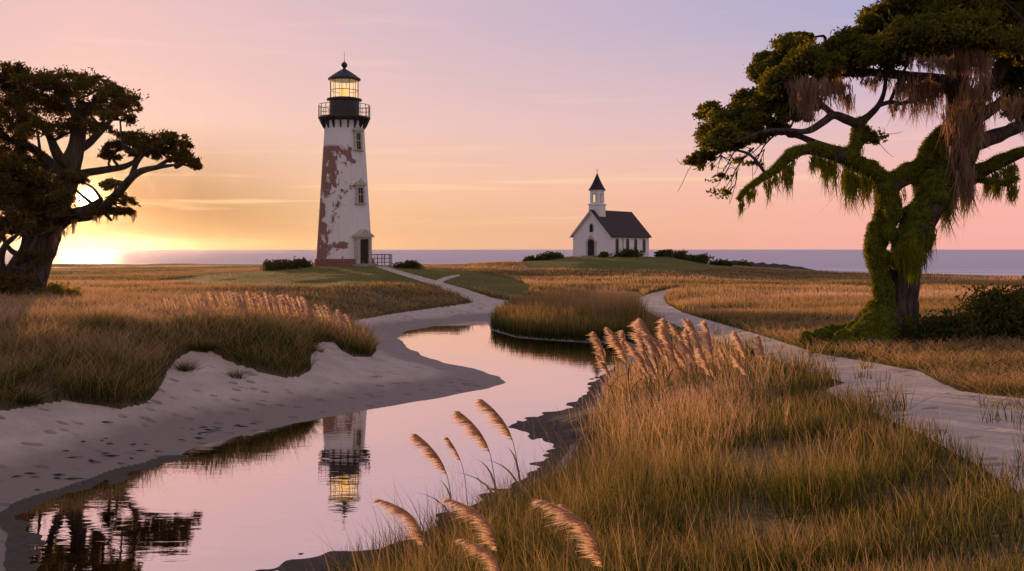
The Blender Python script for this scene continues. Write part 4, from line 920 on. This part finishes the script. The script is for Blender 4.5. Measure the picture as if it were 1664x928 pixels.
# ------------------------------------------------------------------ left oak against the sun, small gnarled tree at the edge
def left_tree():
    LY = 50.5; s_ = LY / F
    def q(u, v, dy=0): return P(u, v, LY + dy)
    b = q(43, 482); r = thing('sunlit_oak', 'broad dark oak in front of the setting sun with bushes at its foot', 'tree', (b[0], LY, h1(b[0], LY)))
    wd = MB(); sk = []
    def lb(pts, rp, sides=10):
        p = np.array([q(*x) for x in pts]); rr_ = np.interp(np.linspace(0, 1, len(p)), np.linspace(0, 1, len(rp)), rp) * s_
        sk.append(wd.tube(p, rr_, sides, 6, .12, .8, .07 if rp[0] > 15 else 0, ret=True)[2])
    lb([(38, 495, 0), (43, 470, 0), (54, 440, 0), (68, 406, 0), (80, 370, .2), (92, 340, .3), (108, 298, .4), (118, 262, .4), (124, 235, .4), (131, 195, .4), (134, 165, .4)], [34, 27, 24, 22, 21, 20, 18, 15, 13, 10, 7], 24)
    lb([(84, 372, 0), (112, 352, -.8), (140, 342, -1.2), (165, 324, -1.5)], [13, 11, 8, 4])
    lb([(98, 345, .2), (124, 352, -.6), (150, 350, -1), (172, 334, -1.6), (196, 309, -2), (213, 290, -2.2), (230, 278, -2.4), (255, 272, -2.6), (285, 268, -2.8)], [13, 9, 7, 7, 6.5, 6, 5, 4, 2])
    lb([(118, 285, .4), (140, 281, .8), (172, 276, 1.2), (204, 270, 1.6), (225, 258, 2)], [9, 7, 6, 5, 2.5])
    lb([(213, 290, -2.2), (222, 265, -2), (235, 250, -2)], [5, 4, 2]); lb([(255, 272, -2.6), (285, 252, -2.4), (300, 245, -2)], [3.5, 2.5, 1.5])
    lb([(122, 245, .4), (145, 232, 1), (165, 212, 1.6), (185, 190, 2)], [10, 7, 5, 3]); lb([(112, 270, .4), (96, 255, -.6), (82, 225, -1.4), (70, 200, -2)], [10, 8, 6, 4])
    lb([(98, 320, .2), (70, 300, -1), (40, 290, -2), (5, 270, -3), (-40, 250, -3)], [12, 9, 8, 6, 4]); lb([(108, 285, .5), (80, 262, 1.6), (50, 240, 2.6), (10, 225, 3.2), (-30, 210, 3.6)], [11, 8, 7, 5, 3])
    lb([(131, 195, .4), (150, 170, .6), (160, 150, .8)], [7, 5, 3]); lb([(131, 205, .4), (112, 170, 0), (95, 145, -.4)], [7, 5, 3])
    lb([(70, 400, 0), (40, 372, -1), (10, 358, -1.6), (-30, 350, -2)], [10, 7, 5, 3])
    part('trunk', wd, M['bark_dark'], r, True)
    cr = MB(); tw = MB(); SKL = np.concatenate(sk)
    for u, v, ru, rv, dy in [(18, 118, 30, 18, 0), (30, 150, 40, 28, 1.5), (70, 140, 42, 24, -1), (110, 135, 45, 22, .5), (150, 145, 45, 24, -.5), (188, 158, 36, 22, .5), (208, 172, 24, 14, 0), (60, 175, 50, 28, 1), (115, 172, 50, 26, 2), (160, 182, 45, 24, 1.2), (195, 190, 28, 16, -1), (15, 190, 45, 30, -1), (70, 212, 46, 22, -2), (20, 222, 40, 24, 1), (130, 208, 36, 18, -1), (165, 212, 24, 12, 2), (-20, 150, 50, 40, 0), (-40, 210, 60, 50, 1), (205, 222, 16, 10, 1),
                             (190, 242, 28, 15, 1), (228, 232, 28, 18, -1.6), (258, 236, 32, 20, -2), (285, 232, 24, 16, -2.4), (275, 252, 34, 16, -2), (300, 262, 22, 13, -2.6), (240, 252, 30, 12, -1), (315, 270, 12, 9, -2.8), (180, 255, 20, 10, 1.5),
                             (55, 300, 45, 28, -2), (88, 318, 30, 22, -2.5), (20, 285, 45, 32, -2.4), (112, 292, 20, 12, -2), (30, 330, 45, 28, 1.5), (75, 342, 36, 22, -1.4), (0, 330, 40, 34, -2), (10, 255, 40, 24, 2.5), (60, 265, 30, 18, 2), (182, 303, 20, 10, -1.8), (198, 328, 24, 11, -2), (172, 345, 30, 9, -1.5), (200, 345, 20, 8, -1.8), (128, 292, 18, 10, -2.2), (100, 348, 14, 12, -2), (60, 318, 45, 26, 2), (35, 310, 50, 30, 0), (80, 283, 36, 18, 2.4), (40, 350, 40, 24, -.5), (92, 362, 18, 10, -1), (-40, 290, 60, 60, 0), (-60, 370, 50, 40, 0), (20, 375, 34, 18, -1.5)]:
        c = q(u, v, dy); rx, rz = ru * s_, rv * s_
        cen = lobed(cr, c, rx, rx * .95, rz, int(1.7 * (ru * rv) ** .5 * 34), .18, int(11 + ru / 3), .33, .4, -.4)
        j = np.argmin(np.linalg.norm(SKL - (c - [0, 0, rz * .6]), axis=1)); tw.tube([SKL[j], (SKL[j] + c) / 2 + rng.normal(size=3) * .2, c - [0, 0, rz * .3]], [.09, .06, .04], 6, 4); twigs(tw, c - np.array([0, 0, rz * .3]), cen[:8], .04, .012)
    part('crown', cr, M['leaf_sun'], r); part('twigs', tw, M['bark_dark'], r)
    for line, L, n, sp in (([(92, 372, -.4), (104, 362, -.6)], 40, 260, .16), ([(120, 352, -1), (124, 350, -1)], 36, 120, .10), ([(84, 380, -.3), (88, 376, -.3)], 46, 120, .08), ([(150, 342, -1.2), (172, 342, -1.4)], 26, 240, .2), ([(180, 345, -1.6), (215, 342, -1.6)], 18, 220, .25)):
        curtain([q(*p) for p in line], 0, L * s_, n, .035, sp, M['moss_hang'], r)
left_tree()

def gnarled():
    Yg = 47.0; s_ = Yg / F
    def q(u, v, dy=0): return P(u, v, Yg + dy)
    b = q(8, 478); r = thing('gnarled_tree', 'small gnarled tree with twisted bare branches at the left edge', 'tree', (b[0], Yg, h1(b[0], Yg)))
    wd = MB(); cr = MB()
    for pts, rp in (([(6, 490, 0), (10, 460, 0), (22, 430, 0), (38, 405, .2), (40, 380, .2), (28, 362, 0)], [13, 10, 8, 6, 5, 3]), ([(12, 455, 0), (0, 425, -.4), (8, 400, -.4), (20, 388, -.2), (36, 376, 0)], [8, 7, 5, 4, 2]), ([(26, 425, 0), (44, 420, -.4), (52, 400, -.6), (60, 384, -.6)], [6, 5, 3, 2]), ([(10, 460, 0), (-12, 430, .4), (-20, 400, .4)], [8, 6, 4]),
                    ([(30, 415, 0), (16, 405, .5), (6, 385, .6), (12, 370, .6)], [5, 4, 3, 2]), ([(22, 432, 0), (40, 440, -.3), (52, 432, -.5)], [5, 3.5, 2])):
        p = np.array([q(*x) for x in pts]); wd.tube(p, np.array(rp) * s_, 9, 6, .12, .5); twigs(wd, p[-1], [p[-1] + rng.normal(size=3) * .6 + [0, 0, .3] for _ in range(4)], .05, .015); lobed(cr, p[-1] + [0, 0, .3], .8, .8, .4, 260, .2, 9, .5)
    for u, v in ((14, 468), (-10, 455), (28, 458)): lobed(cr, q(u, v, -.6), .7, .6, .45, 420, .18, 10, .5)
    part('trunk', wd, M['bark_dark'], r, True); part('crown', cr, M['leaf_sun'], r)
gnarled()

# ------------------------------------------------------------------ bushes
def bushpx(label, u, vbase, Y, wpx, hpx, m, leaf, n, group=None):
    x = (u - 832) / F * Y; k = Y / F
    return bush('bush', label, (x, Y), wpx * k / 2, wpx * k * .36, hpx * k * .95, n, leaf, M[m], group)
bushpx('dense dark bush beside the big oak, tallest of the bushes on the right', 1628, 552, 27, 180, 82, 'leaf_bush', .13, 15000)
bushpx('lower dark bush between the oak trunk and the tallest right bush', 1535, 552, 26.5, 130, 46, 'leaf_bush', .12, 9000)
bushpx('dark bush reaching out of the frame at the right edge', 1700, 545, 29, 150, 86, 'leaf_bush', .14, 9000)
bushpx('yellow green shrub just right of the left oak trunk', 85, 480, 48.5, 46, 26, 'leaf_gold', .22, 1600)
bushpx('smaller yellow green shrub a step away from the left oak trunk', 118, 481, 47.5, 36, 20, 'leaf_gold', .2, 1200)
bushpx('low shrub between the gnarled tree and the oak trunk', 26, 482, 47, 40, 20, 'leaf_gold', .2, 1000)
bushpx('clipped low hedge bush on the left of the lighthouse', 446, 441, 106, 38, 15, 'leaf_bush', .34, 1600)
bushpx('hedge bush nearest the lighthouse plinth on its left', 479, 440, 106, 44, 16, 'leaf_bush', .34, 1800)
bushpx('rounded bush on the knoll right of the lighthouse railing', 666, 436, 107, 44, 12, 'leaf_bush', .34, 1400)
bushpx('low dark bush spreading left of the church', 895, 424, 160, 44, 11, 'leaf_bush', .5, 1200)
bushpx('lowest dark bush at the far left of the church', 866, 425, 160, 30, 9, 'leaf_bush', .5, 800)
bushpx('small bush at the front corner of the church', 981, 417, 157.5, 18, 9, 'leaf_bush', .4, 600)
bushpx('wide bush below the second side window of the church', 1020, 418, 159, 46, 12, 'leaf_bush', .45, 1400)
for k, (u, vb, Y, wp, hp, lab) in enumerate([(1080, 419, 166, 28, 10, 'round bush at the back corner of the church'), (1108, 422, 168, 46, 15, 'tallest dark bush right of the church'), (1140, 424, 170, 46, 15, 'dark bush in the middle of the row right of the church'), (1172, 431, 172, 40, 13, 'dark bush on the slope before the rocky spit'), (1205, 433, 173, 40, 12, 'dark bush above the start of the rocky spit'), (1236, 434, 175, 34, 8, 'low dark bush on the rocky spit beside the sea'), (1268, 438, 178, 30, 6, 'last and lowest dark bush, farthest out on the rocky spit')]):
    bushpx(lab, u, vb, Y, wp, hp, 'leaf_bush', .5, 1500)

# rocky spit running out to the sea
mb = MB(); pts = [];
us = np.linspace(1165, 1348, 60)
for u in us:
    Y = np.interp(u, [1165, 1230, 1290, 1348], [172, 177, 181, 184]); vt = np.interp(u, [1165, 1200, 1240, 1300, 1348], [426, 425, 428, 434, 442]); pts.append((u, Y, vt))
ring = []
for u, Y, vt in pts:
    top = P(u, vt, Y); w_ = 3.0
    ring.append([top + [-.2, -w_, 0] - [0, 0, max(top[2] + .9, .2)], top + [0, -w_ * .45, -.45 * max(top[2] + .5, .1)], top, top + [0, w_ * .6, -.35 * max(top[2] + .5, .1)], top + [0, w_ * 1.4, 0] - [0, 0, max(top[2] + .9, .2)]])
ring = np.array(ring); ring += (vnoise(ring.reshape(-1, 3) * .9).reshape(60, 5)[..., None]) * np.array([.3, .5, .28])
i = np.arange(59)[:, None] * 5; j = np.arange(4)[None]
mb.add(ring.reshape(-1, 3), np.stack([i + j, i + 5 + j, i + 6 + j, i + 1 + j], -1).reshape(-1, 4))
tag(mb.obj('rock_spit', M['rock']), kind='structure')

# ------------------------------------------------------------------ grass: ground cover by kind (stuff)
ISLAND = [(786, 540), (796, 530), (820, 521), (870, 511), (940, 503), (1000, 503), (1030, 514), (1052, 530), (1082, 548), (1070, 560), (1030, 564), (960, 560), (900, 556), (838, 552), (800, 543)]
GAP = [(950, 470), (1036, 474), (1075, 512), (1150, 552), (1210, 575), (1150, 590), (1060, 562), (1030, 512), (960, 500)]
TAN = [(945, 640), (990, 560), (1060, 560), (1200, 580), (1262, 640), (1240, 700), (1120, 760), (980, 760), (930, 690)]

def scatter(n, u0, u1, y0, y1, power=0.0):
    u = rng.uniform(u0, u1, n); t = rng.random(n)
    Y = np.exp(math.log(y0) + (math.log(y1) - math.log(y0)) * t)
    x = (u - 832) / F * Y; return x, Y

def grow(name, n, u0, u1, y0, y1, keep, height, wid, dry, lean=(0, 0, 0), seg=3, bend=.35, spread=.28, tall=0.0, broken=0.0):
    x, y = scatter(n, u0, u1, y0, y1)
    z, d, c = H(x, y, True); sand, path, lawn, mud, beach = masks(x, y, z, d, c)
    u, v = proj(x, y, z)
    k = keep(x, y, z, u, v, d, sand, path, lawn, mud, c)
    k = rng.random(len(x)) < k
    x, y, z, u, v, d = x[k], y[k], z[k], u[k], v[k], d[k]; m = len(x)
    # tussocks: pull blades toward loose clump centres
    hh = height(x, y, u, v, d) * rng.uniform(.55, 1.1, m)
    base = np.stack([x, y, z - .04], -1)
    dv = np.stack([rng.normal(size=m) * spread, rng.normal(size=m) * spread, np.ones(m)], -1) + np.asarray(lean); dv /= np.linalg.norm(dv, axis=1)[:, None]
    bd = np.stack([rng.normal(size=m), rng.normal(size=m), np.full(m, -.25)], -1) * bend + np.asarray(lean) * .5
    tl = rng.random(m) < tall; hh[tl] *= rng.uniform(1.15, 1.6, tl.sum())
    bk = rng.random(m) < broken; dv[bk] += rng.normal(size=(bk.sum(), 3)) * np.array([.7, .7, .1]); dv /= np.linalg.norm(dv, axis=1)[:, None]; bd[bk] *= 3.5
    W = np.where(tl, .6, 1.0) * np.maximum(wid, np.where(y > 42, .0004, .00052) * y) * rng.uniform(.6, 1.5, m)
    side = np.stack([rng.normal(size=m) + 1.2 * np.sign(rng.normal(size=m)), rng.normal(size=m) * .5, np.zeros(m)], -1)
    mb = MB(); mb.blades(base, dv, hh, W, bd, seg, None, np.clip(dry(x, y, u, v, d) + rng.normal(size=m) * np.where(y > 44, .06, .14) + tl * .38, 0, 1), side=side)
    o = mb.obj(name, M['grass']); tag(o, None, None, None, 'stuff'); return o

def clumpy(x, y, s=.5): return .5 + .5 * n2(x, y, s, 21)
isl = lambda u, v, y: inpoly(u, v, ISLAND) & (y > 40) & (y < 95)
LV = lambda u, v: (u < 640)
# dune grass on the left
DX = [(-400, 24), (0, 24.2), (245, 23.5)]
def keep_left(x, y, z, u, v, d, sand, path, lawn, mud, c):
    ok = ~sand & (u < 800) & (d > 1.0) & (v > 474)
    return ok * np.clip(.1 + 1.3 * clumpy(x, y, 1.0), .05, 1)
def h_left(x, y, u, v, d):
    e = np.where((u > 200) & (u < 620), .84, .95) * (1 - .45 * smooth(v, 540, 515) * (y > 30)); return e * (.65 + .6 * clumpy(x, y, .8))
tag(grow('dune_grass', 150000, -330, 800, 20, 72, keep_left, h_left, .007, lambda x, y, u, v, d: .26 + .28 * clumpy(x, y, .4) + .26 * smooth(v, 560, 515), (.04, 0, 0), 3, .42, .24, .06, .03), 'long green and straw dune grass covering the left dunes above the pale sand')
# low far grassland behind the dunes, left and middle
def keep_far(x, y, z, u, v, d, sand, path, lawn, mud, c):
    ok = ~sand & ~lawn & (d > 1.2) & ~isl(u, v, y) & (c > 45) & ~((u < 800) & (y < 70) & (v > 474))
    return ok * (1 - ((u > 1140) & (y > 158))) * np.clip(.6 + .5 * clumpy(x, y, .12), .1, 1)
def h_far(x, y, u, v, d):
    return np.where(u > 760, (.38 + .30 * clumpy(x, y, .33)) * np.where(inpoly(u, v, GAP), .3, 1) , .30 + .2 * clumpy(x, y, .1)) * np.where((y > 105) & (u < 760), .55, np.where(y > 105, .75, 1))
tag(grow('meadow_grass', 360000, -250, 1950, 42, 185, keep_far, h_far, .01, lambda x, y, u, v, d: .38 + .62 * clumpy(x * .4, y, .09) - .30 * smooth(d, 6, 1), (0, 0, 0), 2, .15, .14), 'russet meadow grass across the flats between creek, church and sea')
# reed island in the creek bend
def keep_isl(x, y, z, u, v, d, sand, path, lawn, mud, c): return (isl(u, v, y) & (d > .1)).astype(float)
def h_isl(x, y, u, v, d): return (1.15 + .55 * smooth(d, .3, 5)) * (.9 + .2 * clumpy(x, y, .5))
tag(grow('island_reeds', 60000, 740, 1150, 43, 92, keep_isl, h_isl, .012, lambda x, y, u, v, d: .30 + .34 * smooth(d, 1.5, 9), (0, 0, 0), 3, .12, .07), 'thick rounded bed of green reeds with straw tops in the creek bend')
# field and verge right of the path, round the oak
def keep_right(x, y, z, u, v, d, sand, path, lawn, mud, c):
    ok = (~sand | path & (clumpy(x, y, 2.0) > .84)) & (d > 1) & (u > 1050) & (y < 46) & ~((v > 590) & (u < 1380 + (v - 590) * 2.2)) & ~((u < 1330) & (v > 545) & (u < 1330 - (v - 545) * .0) & (v > 540 + (u - 1130) * .28))
    return ok * np.clip(.4 + .9 * clumpy(x, y, .7), 0, 1)
tag(grow('verge_grass', 90000, 1050, 2050, 10, 46, keep_right, lambda x, y, u, v, d: (.34 + .30 * clumpy(x, y, .5)) * np.where(y < 20, .8, 1.0), .006, lambda x, y, u, v, d: .50 + .25 * clumpy(x, y, .3), (.02, 0, 0), 3, .6, .4), 'tangled olive and tan grass along the far side of the sand path round the oak')
# near bank: tall tan stalks then greener grass towards the path
def keep_bank(x, y, z, u, v, d, sand, path, lawn, mud, c):
    ok = (~path | (clumpy(x, y, 2.2) > .82)) & (d > .25) & ((u > 840) | (v > 700)) & (u > 500) & (y < 34) & (z > .05) & ~((u > 1050) & keepR(u, v))
    return ok * np.where(mud, .10, 1.0) * np.clip(-.15 + 1.6 * clumpy(x, y, 1.3), 0.04, 1)
def keepR(u, v): return ~(((v > 590) & (u < 1380 + (v - 590) * 2.2)) | ((v > 540 + (u - 1130) * .28)))
def in_tan(x, y, u, v): return inpoly(u + n2(x, y, .9, 41) * 75 + rng.normal(size=len(x)) * 35, v + n2(x, y, 1.1, 42) * 30 + rng.normal(size=len(x)) * 12, TAN)
def h_bank(x, y, u, v, d):
    tan = in_tan(x, y, u, v); g = np.where(tan, 1.08 - .35 * smooth(u, 1090, 1170), .80 - .30 * smooth(u, 1100, 1400)) + .35 * (y < 14) * (u < 1050)
    return g * (.55 + .8 * clumpy(x, y, 1.0)) * (.55 + .45 * smooth(d, .2, 1.6)) * (.55 + .45 * smooth(y, 6, 10))
def dry_bank(x, y, u, v, d): return np.where(in_tan(x, y, u, v), .66, .06 + .16 * clumpy(x, y, .9)) + .22 * clumpy(x, y, .5)
tag(grow('bank_grass', 130000, 520, 2100, 4.2, 34, keep_bank, h_bank, .006, dry_bank, (-.03, 0, 0), 4, .18, .12, .09, .06), 'tall tan and green grass on the near right bank of the creek')
# short turf of the two knolls
def keep_lawn(x, y, z, u, v, d, sand, path, lawn, mud, c): return lawn * .8
tag(grow('lawn_turf', 26000, 340, 1230, 75, 178, keep_lawn, lambda x, y, u, v, d: .12 + .08 * clumpy(x, y, .3), .03, lambda x, y, u, v, d: .22 + .2 * clumpy(x, y, .2), (0, 0, 0), 2), 'short green turf on the lighthouse and church knolls')

# single tufts on the bare sand
def tuft(u, v, Y, h, n, label):
    x = (u - 832) / F * Y; z = h1(x, Y); mb = MB()
    b = np.stack([rng.normal(size=n) * h * .22, rng.normal(size=n) * h * .2, np.zeros(n) - .03], -1)
    dv = np.stack([b[:, 0] * 1.5 / h + rng.normal(size=n) * .2, rng.normal(size=n) * .3, np.ones(n)], -1); dv /= np.linalg.norm(dv, axis=1)[:, None]
    bd = np.stack([dv[:, 0] * .5, dv[:, 1] * .5, np.full(n, -.2)], -1)
    mb.blades(b, dv, h * rng.uniform(.5, 1.1, n), np.full(n, .012), bd, 3, None, np.clip(.4 + rng.normal(size=n) * .15, 0, 1))
    o = mb.obj('grass_tuft', M['grass']); o.location = (x, Y, z); tag(o, label, 'grass tuft', 'grass tufts on the left sand')
for a in ((302, 608, 28.4, .5, 170, 'small lone grass tuft in the middle of the pale sand hollow'), (330, 585, 29.6, .62, 320, 'larger green grass tuft on the crest of the sand hollow'), (385, 606, 28.6, .4, 90, 'thin wispy tuft at the left foot of the middle dune grass'), (505, 574, 33.0, .42, 150, 'short tuft in the notch between two grassy dune ends'),
          (40, 672, 22.8, .62, 200, 'drooping tuft at the lower left edge of the sand'), (520, 590, 33.5, .3, 60, 'sparse tuft on open sand right of the dune grass')): tuft(*a)

# ------------------------------------------------------------------ plumed reeds, each a plant of its own: stem > leaves, plume
def reed_curve(t, lean, nod):
    return np.stack([-lean * t ** 2.2 - nod * np.clip(t - .72, 0, 1) ** 2 * 6, 0.03 * np.sin(t * 3), t - nod * 2.2 * np.clip(t - .75, 0, 1) ** 2], -1)
def make_reed(seed, lean, nod, PLn, strands, thick, hang):
    g = np.random.default_rng(seed); st = MB(); t = np.linspace(0, 1, 16)
    st.tube(reed_curve(t, lean, nod), np.interp(t, [0, 1], [.0042, .0012]), 5, 1)
    for k in range(4):
        t0 = g.uniform(.05, .55); b = reed_curve(np.array([t0]), lean, nod); a = g.uniform(0, 6.28)
        d = np.array([[math.cos(a) * .35, math.sin(a) * .35, 1.0]]); d /= np.linalg.norm(d)
        st.blades(b, d, np.array([g.uniform(.25, .42)]), np.array([.011]), np.array([[math.cos(a) * .5, math.sin(a) * .5, -.5]]), 5)
    nd = 15 + g.integers(0, 4); s = g.random(strands) ** .85; s = np.clip((np.floor(s * nd) + .5 + g.normal(size=strands) * .16) / nd, 0, 1); tuft_ = g.uniform(.6, 1.25, nd + 2)[np.clip((s * nd).astype(int), 0, nd)]; tt = 1 - PLn + PLn * s
    c = reed_curve(tt, lean, nod); c2 = reed_curve(np.clip(tt + .01, 0, 1.01), lean, nod); tan = c2 - c; tan /= np.linalg.norm(tan, axis=1)[:, None] + 1e-9
    prof = (np.sin(np.clip(s * .93 + .07, 0, 1) * math.pi) ** .6) * .8 + .25
    sidev = np.stack([-g.uniform(.1, 1.0, strands) * hang, g.normal(size=strands) * .38, g.normal(size=strands) * .15 - .05], -1)
    d = tan * .75 + sidev; d /= np.linalg.norm(d, axis=1)[:, None]
    L = PLn * .36 * prof * tuft_ * g.uniform(.5, 1.15, strands)
    pl = MB(); pl.blades(c, d, L, np.full(strands, thick) * g.uniform(.6, 1.4, strands), np.stack([-.25 * np.ones(strands), g.normal(size=strands) * .1, -.35 * np.ones(strands)], -1), 3, g.random(strands), full=.5)
    ms = st.mesh('stem'); ms.materials.append(M['stem']); mp = pl.mesh('plume'); mp.materials.append(M['plume']); return ms, mp
KINDS = {'big': make_reed(1, .13, .22, .25, 520, .0034, .85), 'arch': make_reed(2, .16, .42, .40, 760, .0032, .9), 'slim': make_reed(3, .08, .14, .16, 300, .0035, .6), 'mid': make_reed(4, .09, .13, .30, 520, .0055, .6), 'mid2': make_reed(5, .15, .22, .29, 520, .0055, .8), 'up': make_reed(6, .05, .07, .33, 520, .0055, .5),
         'far': make_reed(7, .16, .16, .62, 170, .016, .30), 'far2': make_reed(8, .10, .10, .66, 170, .016, .25)}
TIPX = {}
for k, (ms, mp) in KINDS.items():
    co_ = np.array([v.co for v in ms.vertices]); i = co_[:, 2].argmax(); TIPX[k] = (co_[i, 0], co_[i, 2])
def reed(kind, u, v, Y, label, group, rz=0.0):
    tip = P(u, v, Y); x = tip[0]; 
    for _ in range(3):
        z = h1(x, Y); hgt = (tip[2] - z) / TIPX[kind][1]; x = tip[0] - TIPX[kind][0] * hgt * math.cos(rz)
    o = thing('plumed_reed', label, 'reed', (x, Y, z - .02), rz, group); o.scale = (hgt,) * 3
    for nm, me in zip(('stem', 'plume'), KINDS[kind]):
        p = bpy.data.objects.new(nm, me); COL.objects.link(p); p.parent = o
    return o
GF = 'plumed reeds at the front of the near bank'
for kind, u, v, Y, rz, lab in (('big', 676, 702, 10.6, 0, 'big brown backlit reed plume leftmost of those over the water'), ('slim', 728, 706, 11.2, .2, 'smallest slim reed plume between two larger ones over the water'), ('big', 746, 664, 11.0, .1, 'tall brown reed plume second from the right over the water'), ('big', 783, 647, 11.3, -.1, 'tallest reed plume over the water, right of the others'),
                               ('arch', 618, 806, 9.2, .1, 'short pink reed plume bent low over the water at lower left of the bank'), ('arch', 730, 806, 6.9, 0, 'thick pale arching reed plume in the middle of the lower bank'), ('arch', 752, 868, 6.3, .15, 'lowest pale reed plume near the bottom edge of the bank'), ('arch', 882, 810, 5.3, -.1, 'long pale reed plume leaning left in the tall grass at the bottom'), ('big', 914, 812, 6.2, .2, 'slim upright reed plume just behind the long pale one at the bottom')):
    reed(kind, u, v, Y, lab, GF, rz)
GM = 'plumed reeds massed on the right bank'
mids = [(985, 528), (968, 548), (972, 582), (1014, 540), (1030, 530), (1042, 524), (1055, 532), (1068, 524), (1076, 520), (1090, 528), (1106, 507), (1124, 519), (1100, 540), (1050, 548), (1024, 556), (1064, 552), (1036, 566), (1086, 552), (1112, 546), (1130, 540), (1006, 556), (1078, 566), (1098, 566), (1058, 574), (1142, 548), (1000, 538), (1048, 538), (1082, 540), (1116, 530), (1136, 556), (1020, 574), (1070, 548), (1160, 556), (1172, 570), (1108, 572), (1046, 586), (1150, 590)]
for k, (u, v) in enumerate(mids):
    reed(('mid', 'mid2', 'up')[random.randrange(3)], u + random.uniform(-4, 16) * (u > 1000), v + random.uniform(-8, 12), 20 + 4.5 * random.random(), 'pinkish feathery reed plume massed with others on the right bank', GM, random.uniform(-.8, .8))
for kind, u, v, Y, lab in (('up', 1148, 522, 18.5, 'tall reed plume at the right end of the massed plumes'), ('mid', 1138, 566, 16.0, 'large drooping reed plume standing lower than the massed plumes'), ('mid', 1196, 538, 17.0, 'reed plume alone right of the massed plumes, before the sand path'), ('mid2', 1190, 574, 15.5, 'lower reed plume beneath the lone one right of the mass'), ('up', 1234, 544, 16.5, 'reed plume farthest right on the bank, against the sand path')):
    reed(kind, u, v, Y, lab, GM)
GL = 'backlit plumed reeds along the left dune ridge'
for k in range(128):
    if k < 66 or k >= 92: u = random.uniform(255, 500); v = 474 + 10 * abs((u - 385) / 120) ** 1.5 + random.uniform(-2, 12); lab = 'glowing feathery reed plume in the dense row on the left dune ridge'
    elif k < 80: u = random.uniform(490, 572); v = 488 + (u - 490) * .25 + random.uniform(-2, 8); lab = 'glowing reed plume on the thinning right end of the left dune ridge'
    else: u = random.uniform(100, 255); v = 500 + random.uniform(-6, 16); lab = 'scattered pale reed plume on the low left end of the dune ridge'
    reed(('far', 'far2')[k % 2], u, v, random.uniform(35.5, 39.5) + max(0, u - 440) * .03, lab, GL, random.uniform(-.35, .35))

# dark wrack scattered along the sand and bits afloat by the mud (too many to count)
mb = MB(); n = 110
uu = rng.uniform(0, 640, n); off = rng.random(n)
for k in range(n):
    u = uu[k]; vsh = np.interp(u, [0, 60, 212, 312, 520, 640], [850, 815, 768, 727, 681, 660]); v = vsh - 8 - off[k] ** 1.5 * (85 if u < 420 else 45)
    Y = 24.0
    for _ in range(6):
        z = h1((u - 832) / F * Y, Y); Y = (HC - z) * F / (v - HOR)
    x = (u - 832) / F * Y
    z = h1(x, Y)
    if z < .05 or n2(np.array([x]), np.array([Y]), .45, 30)[0] < -.25: continue
    L = rng.uniform(.08, .4) * (1 if rng.random() < .8 else 1.8); a = rng.normal() * .5
    p0 = np.array([x, Y, z + .008]); d = np.array([math.cos(a), math.sin(a), 0]) * L
    mb.tube([p0 - d / 2, p0 + rng.normal(size=3) * .02 * np.array([1, 1, 0]) + [0, 0, .01], p0 + d / 2], [.006, .016 * rng.uniform(.5, 1.3), .004], 5, 3, .3, .1)
tag(mb.obj('wrack_litter', M['rock']), 'dark scraps of seaweed and twigs strewn along the left sand', None, None, 'stuff')

# ------------------------------------------------------------------ thin sea haze that glows round the low sun
m = bpy.data.materials.new('sea_haze'); m.use_nodes = True; t = NT(m.node_tree); t.n.clear()
out = t.new('ShaderNodeOutputMaterial'); pv = t.new('ShaderNodeVolumePrincipled')
pv.inputs['Color'].default_value = (.97, .95, .93, 1); pv.inputs['Density'].default_value = .000014; pv.inputs['Anisotropy'].default_value = .90
t.link(pv.outputs[0], out.inputs['Volume'])
mb = MB(); mb.box((-2900, -2800, -8), (2900, 3250, 26.3)); hz = mb.obj('haze', m); tag(hz, None, None, None, 'stuff')
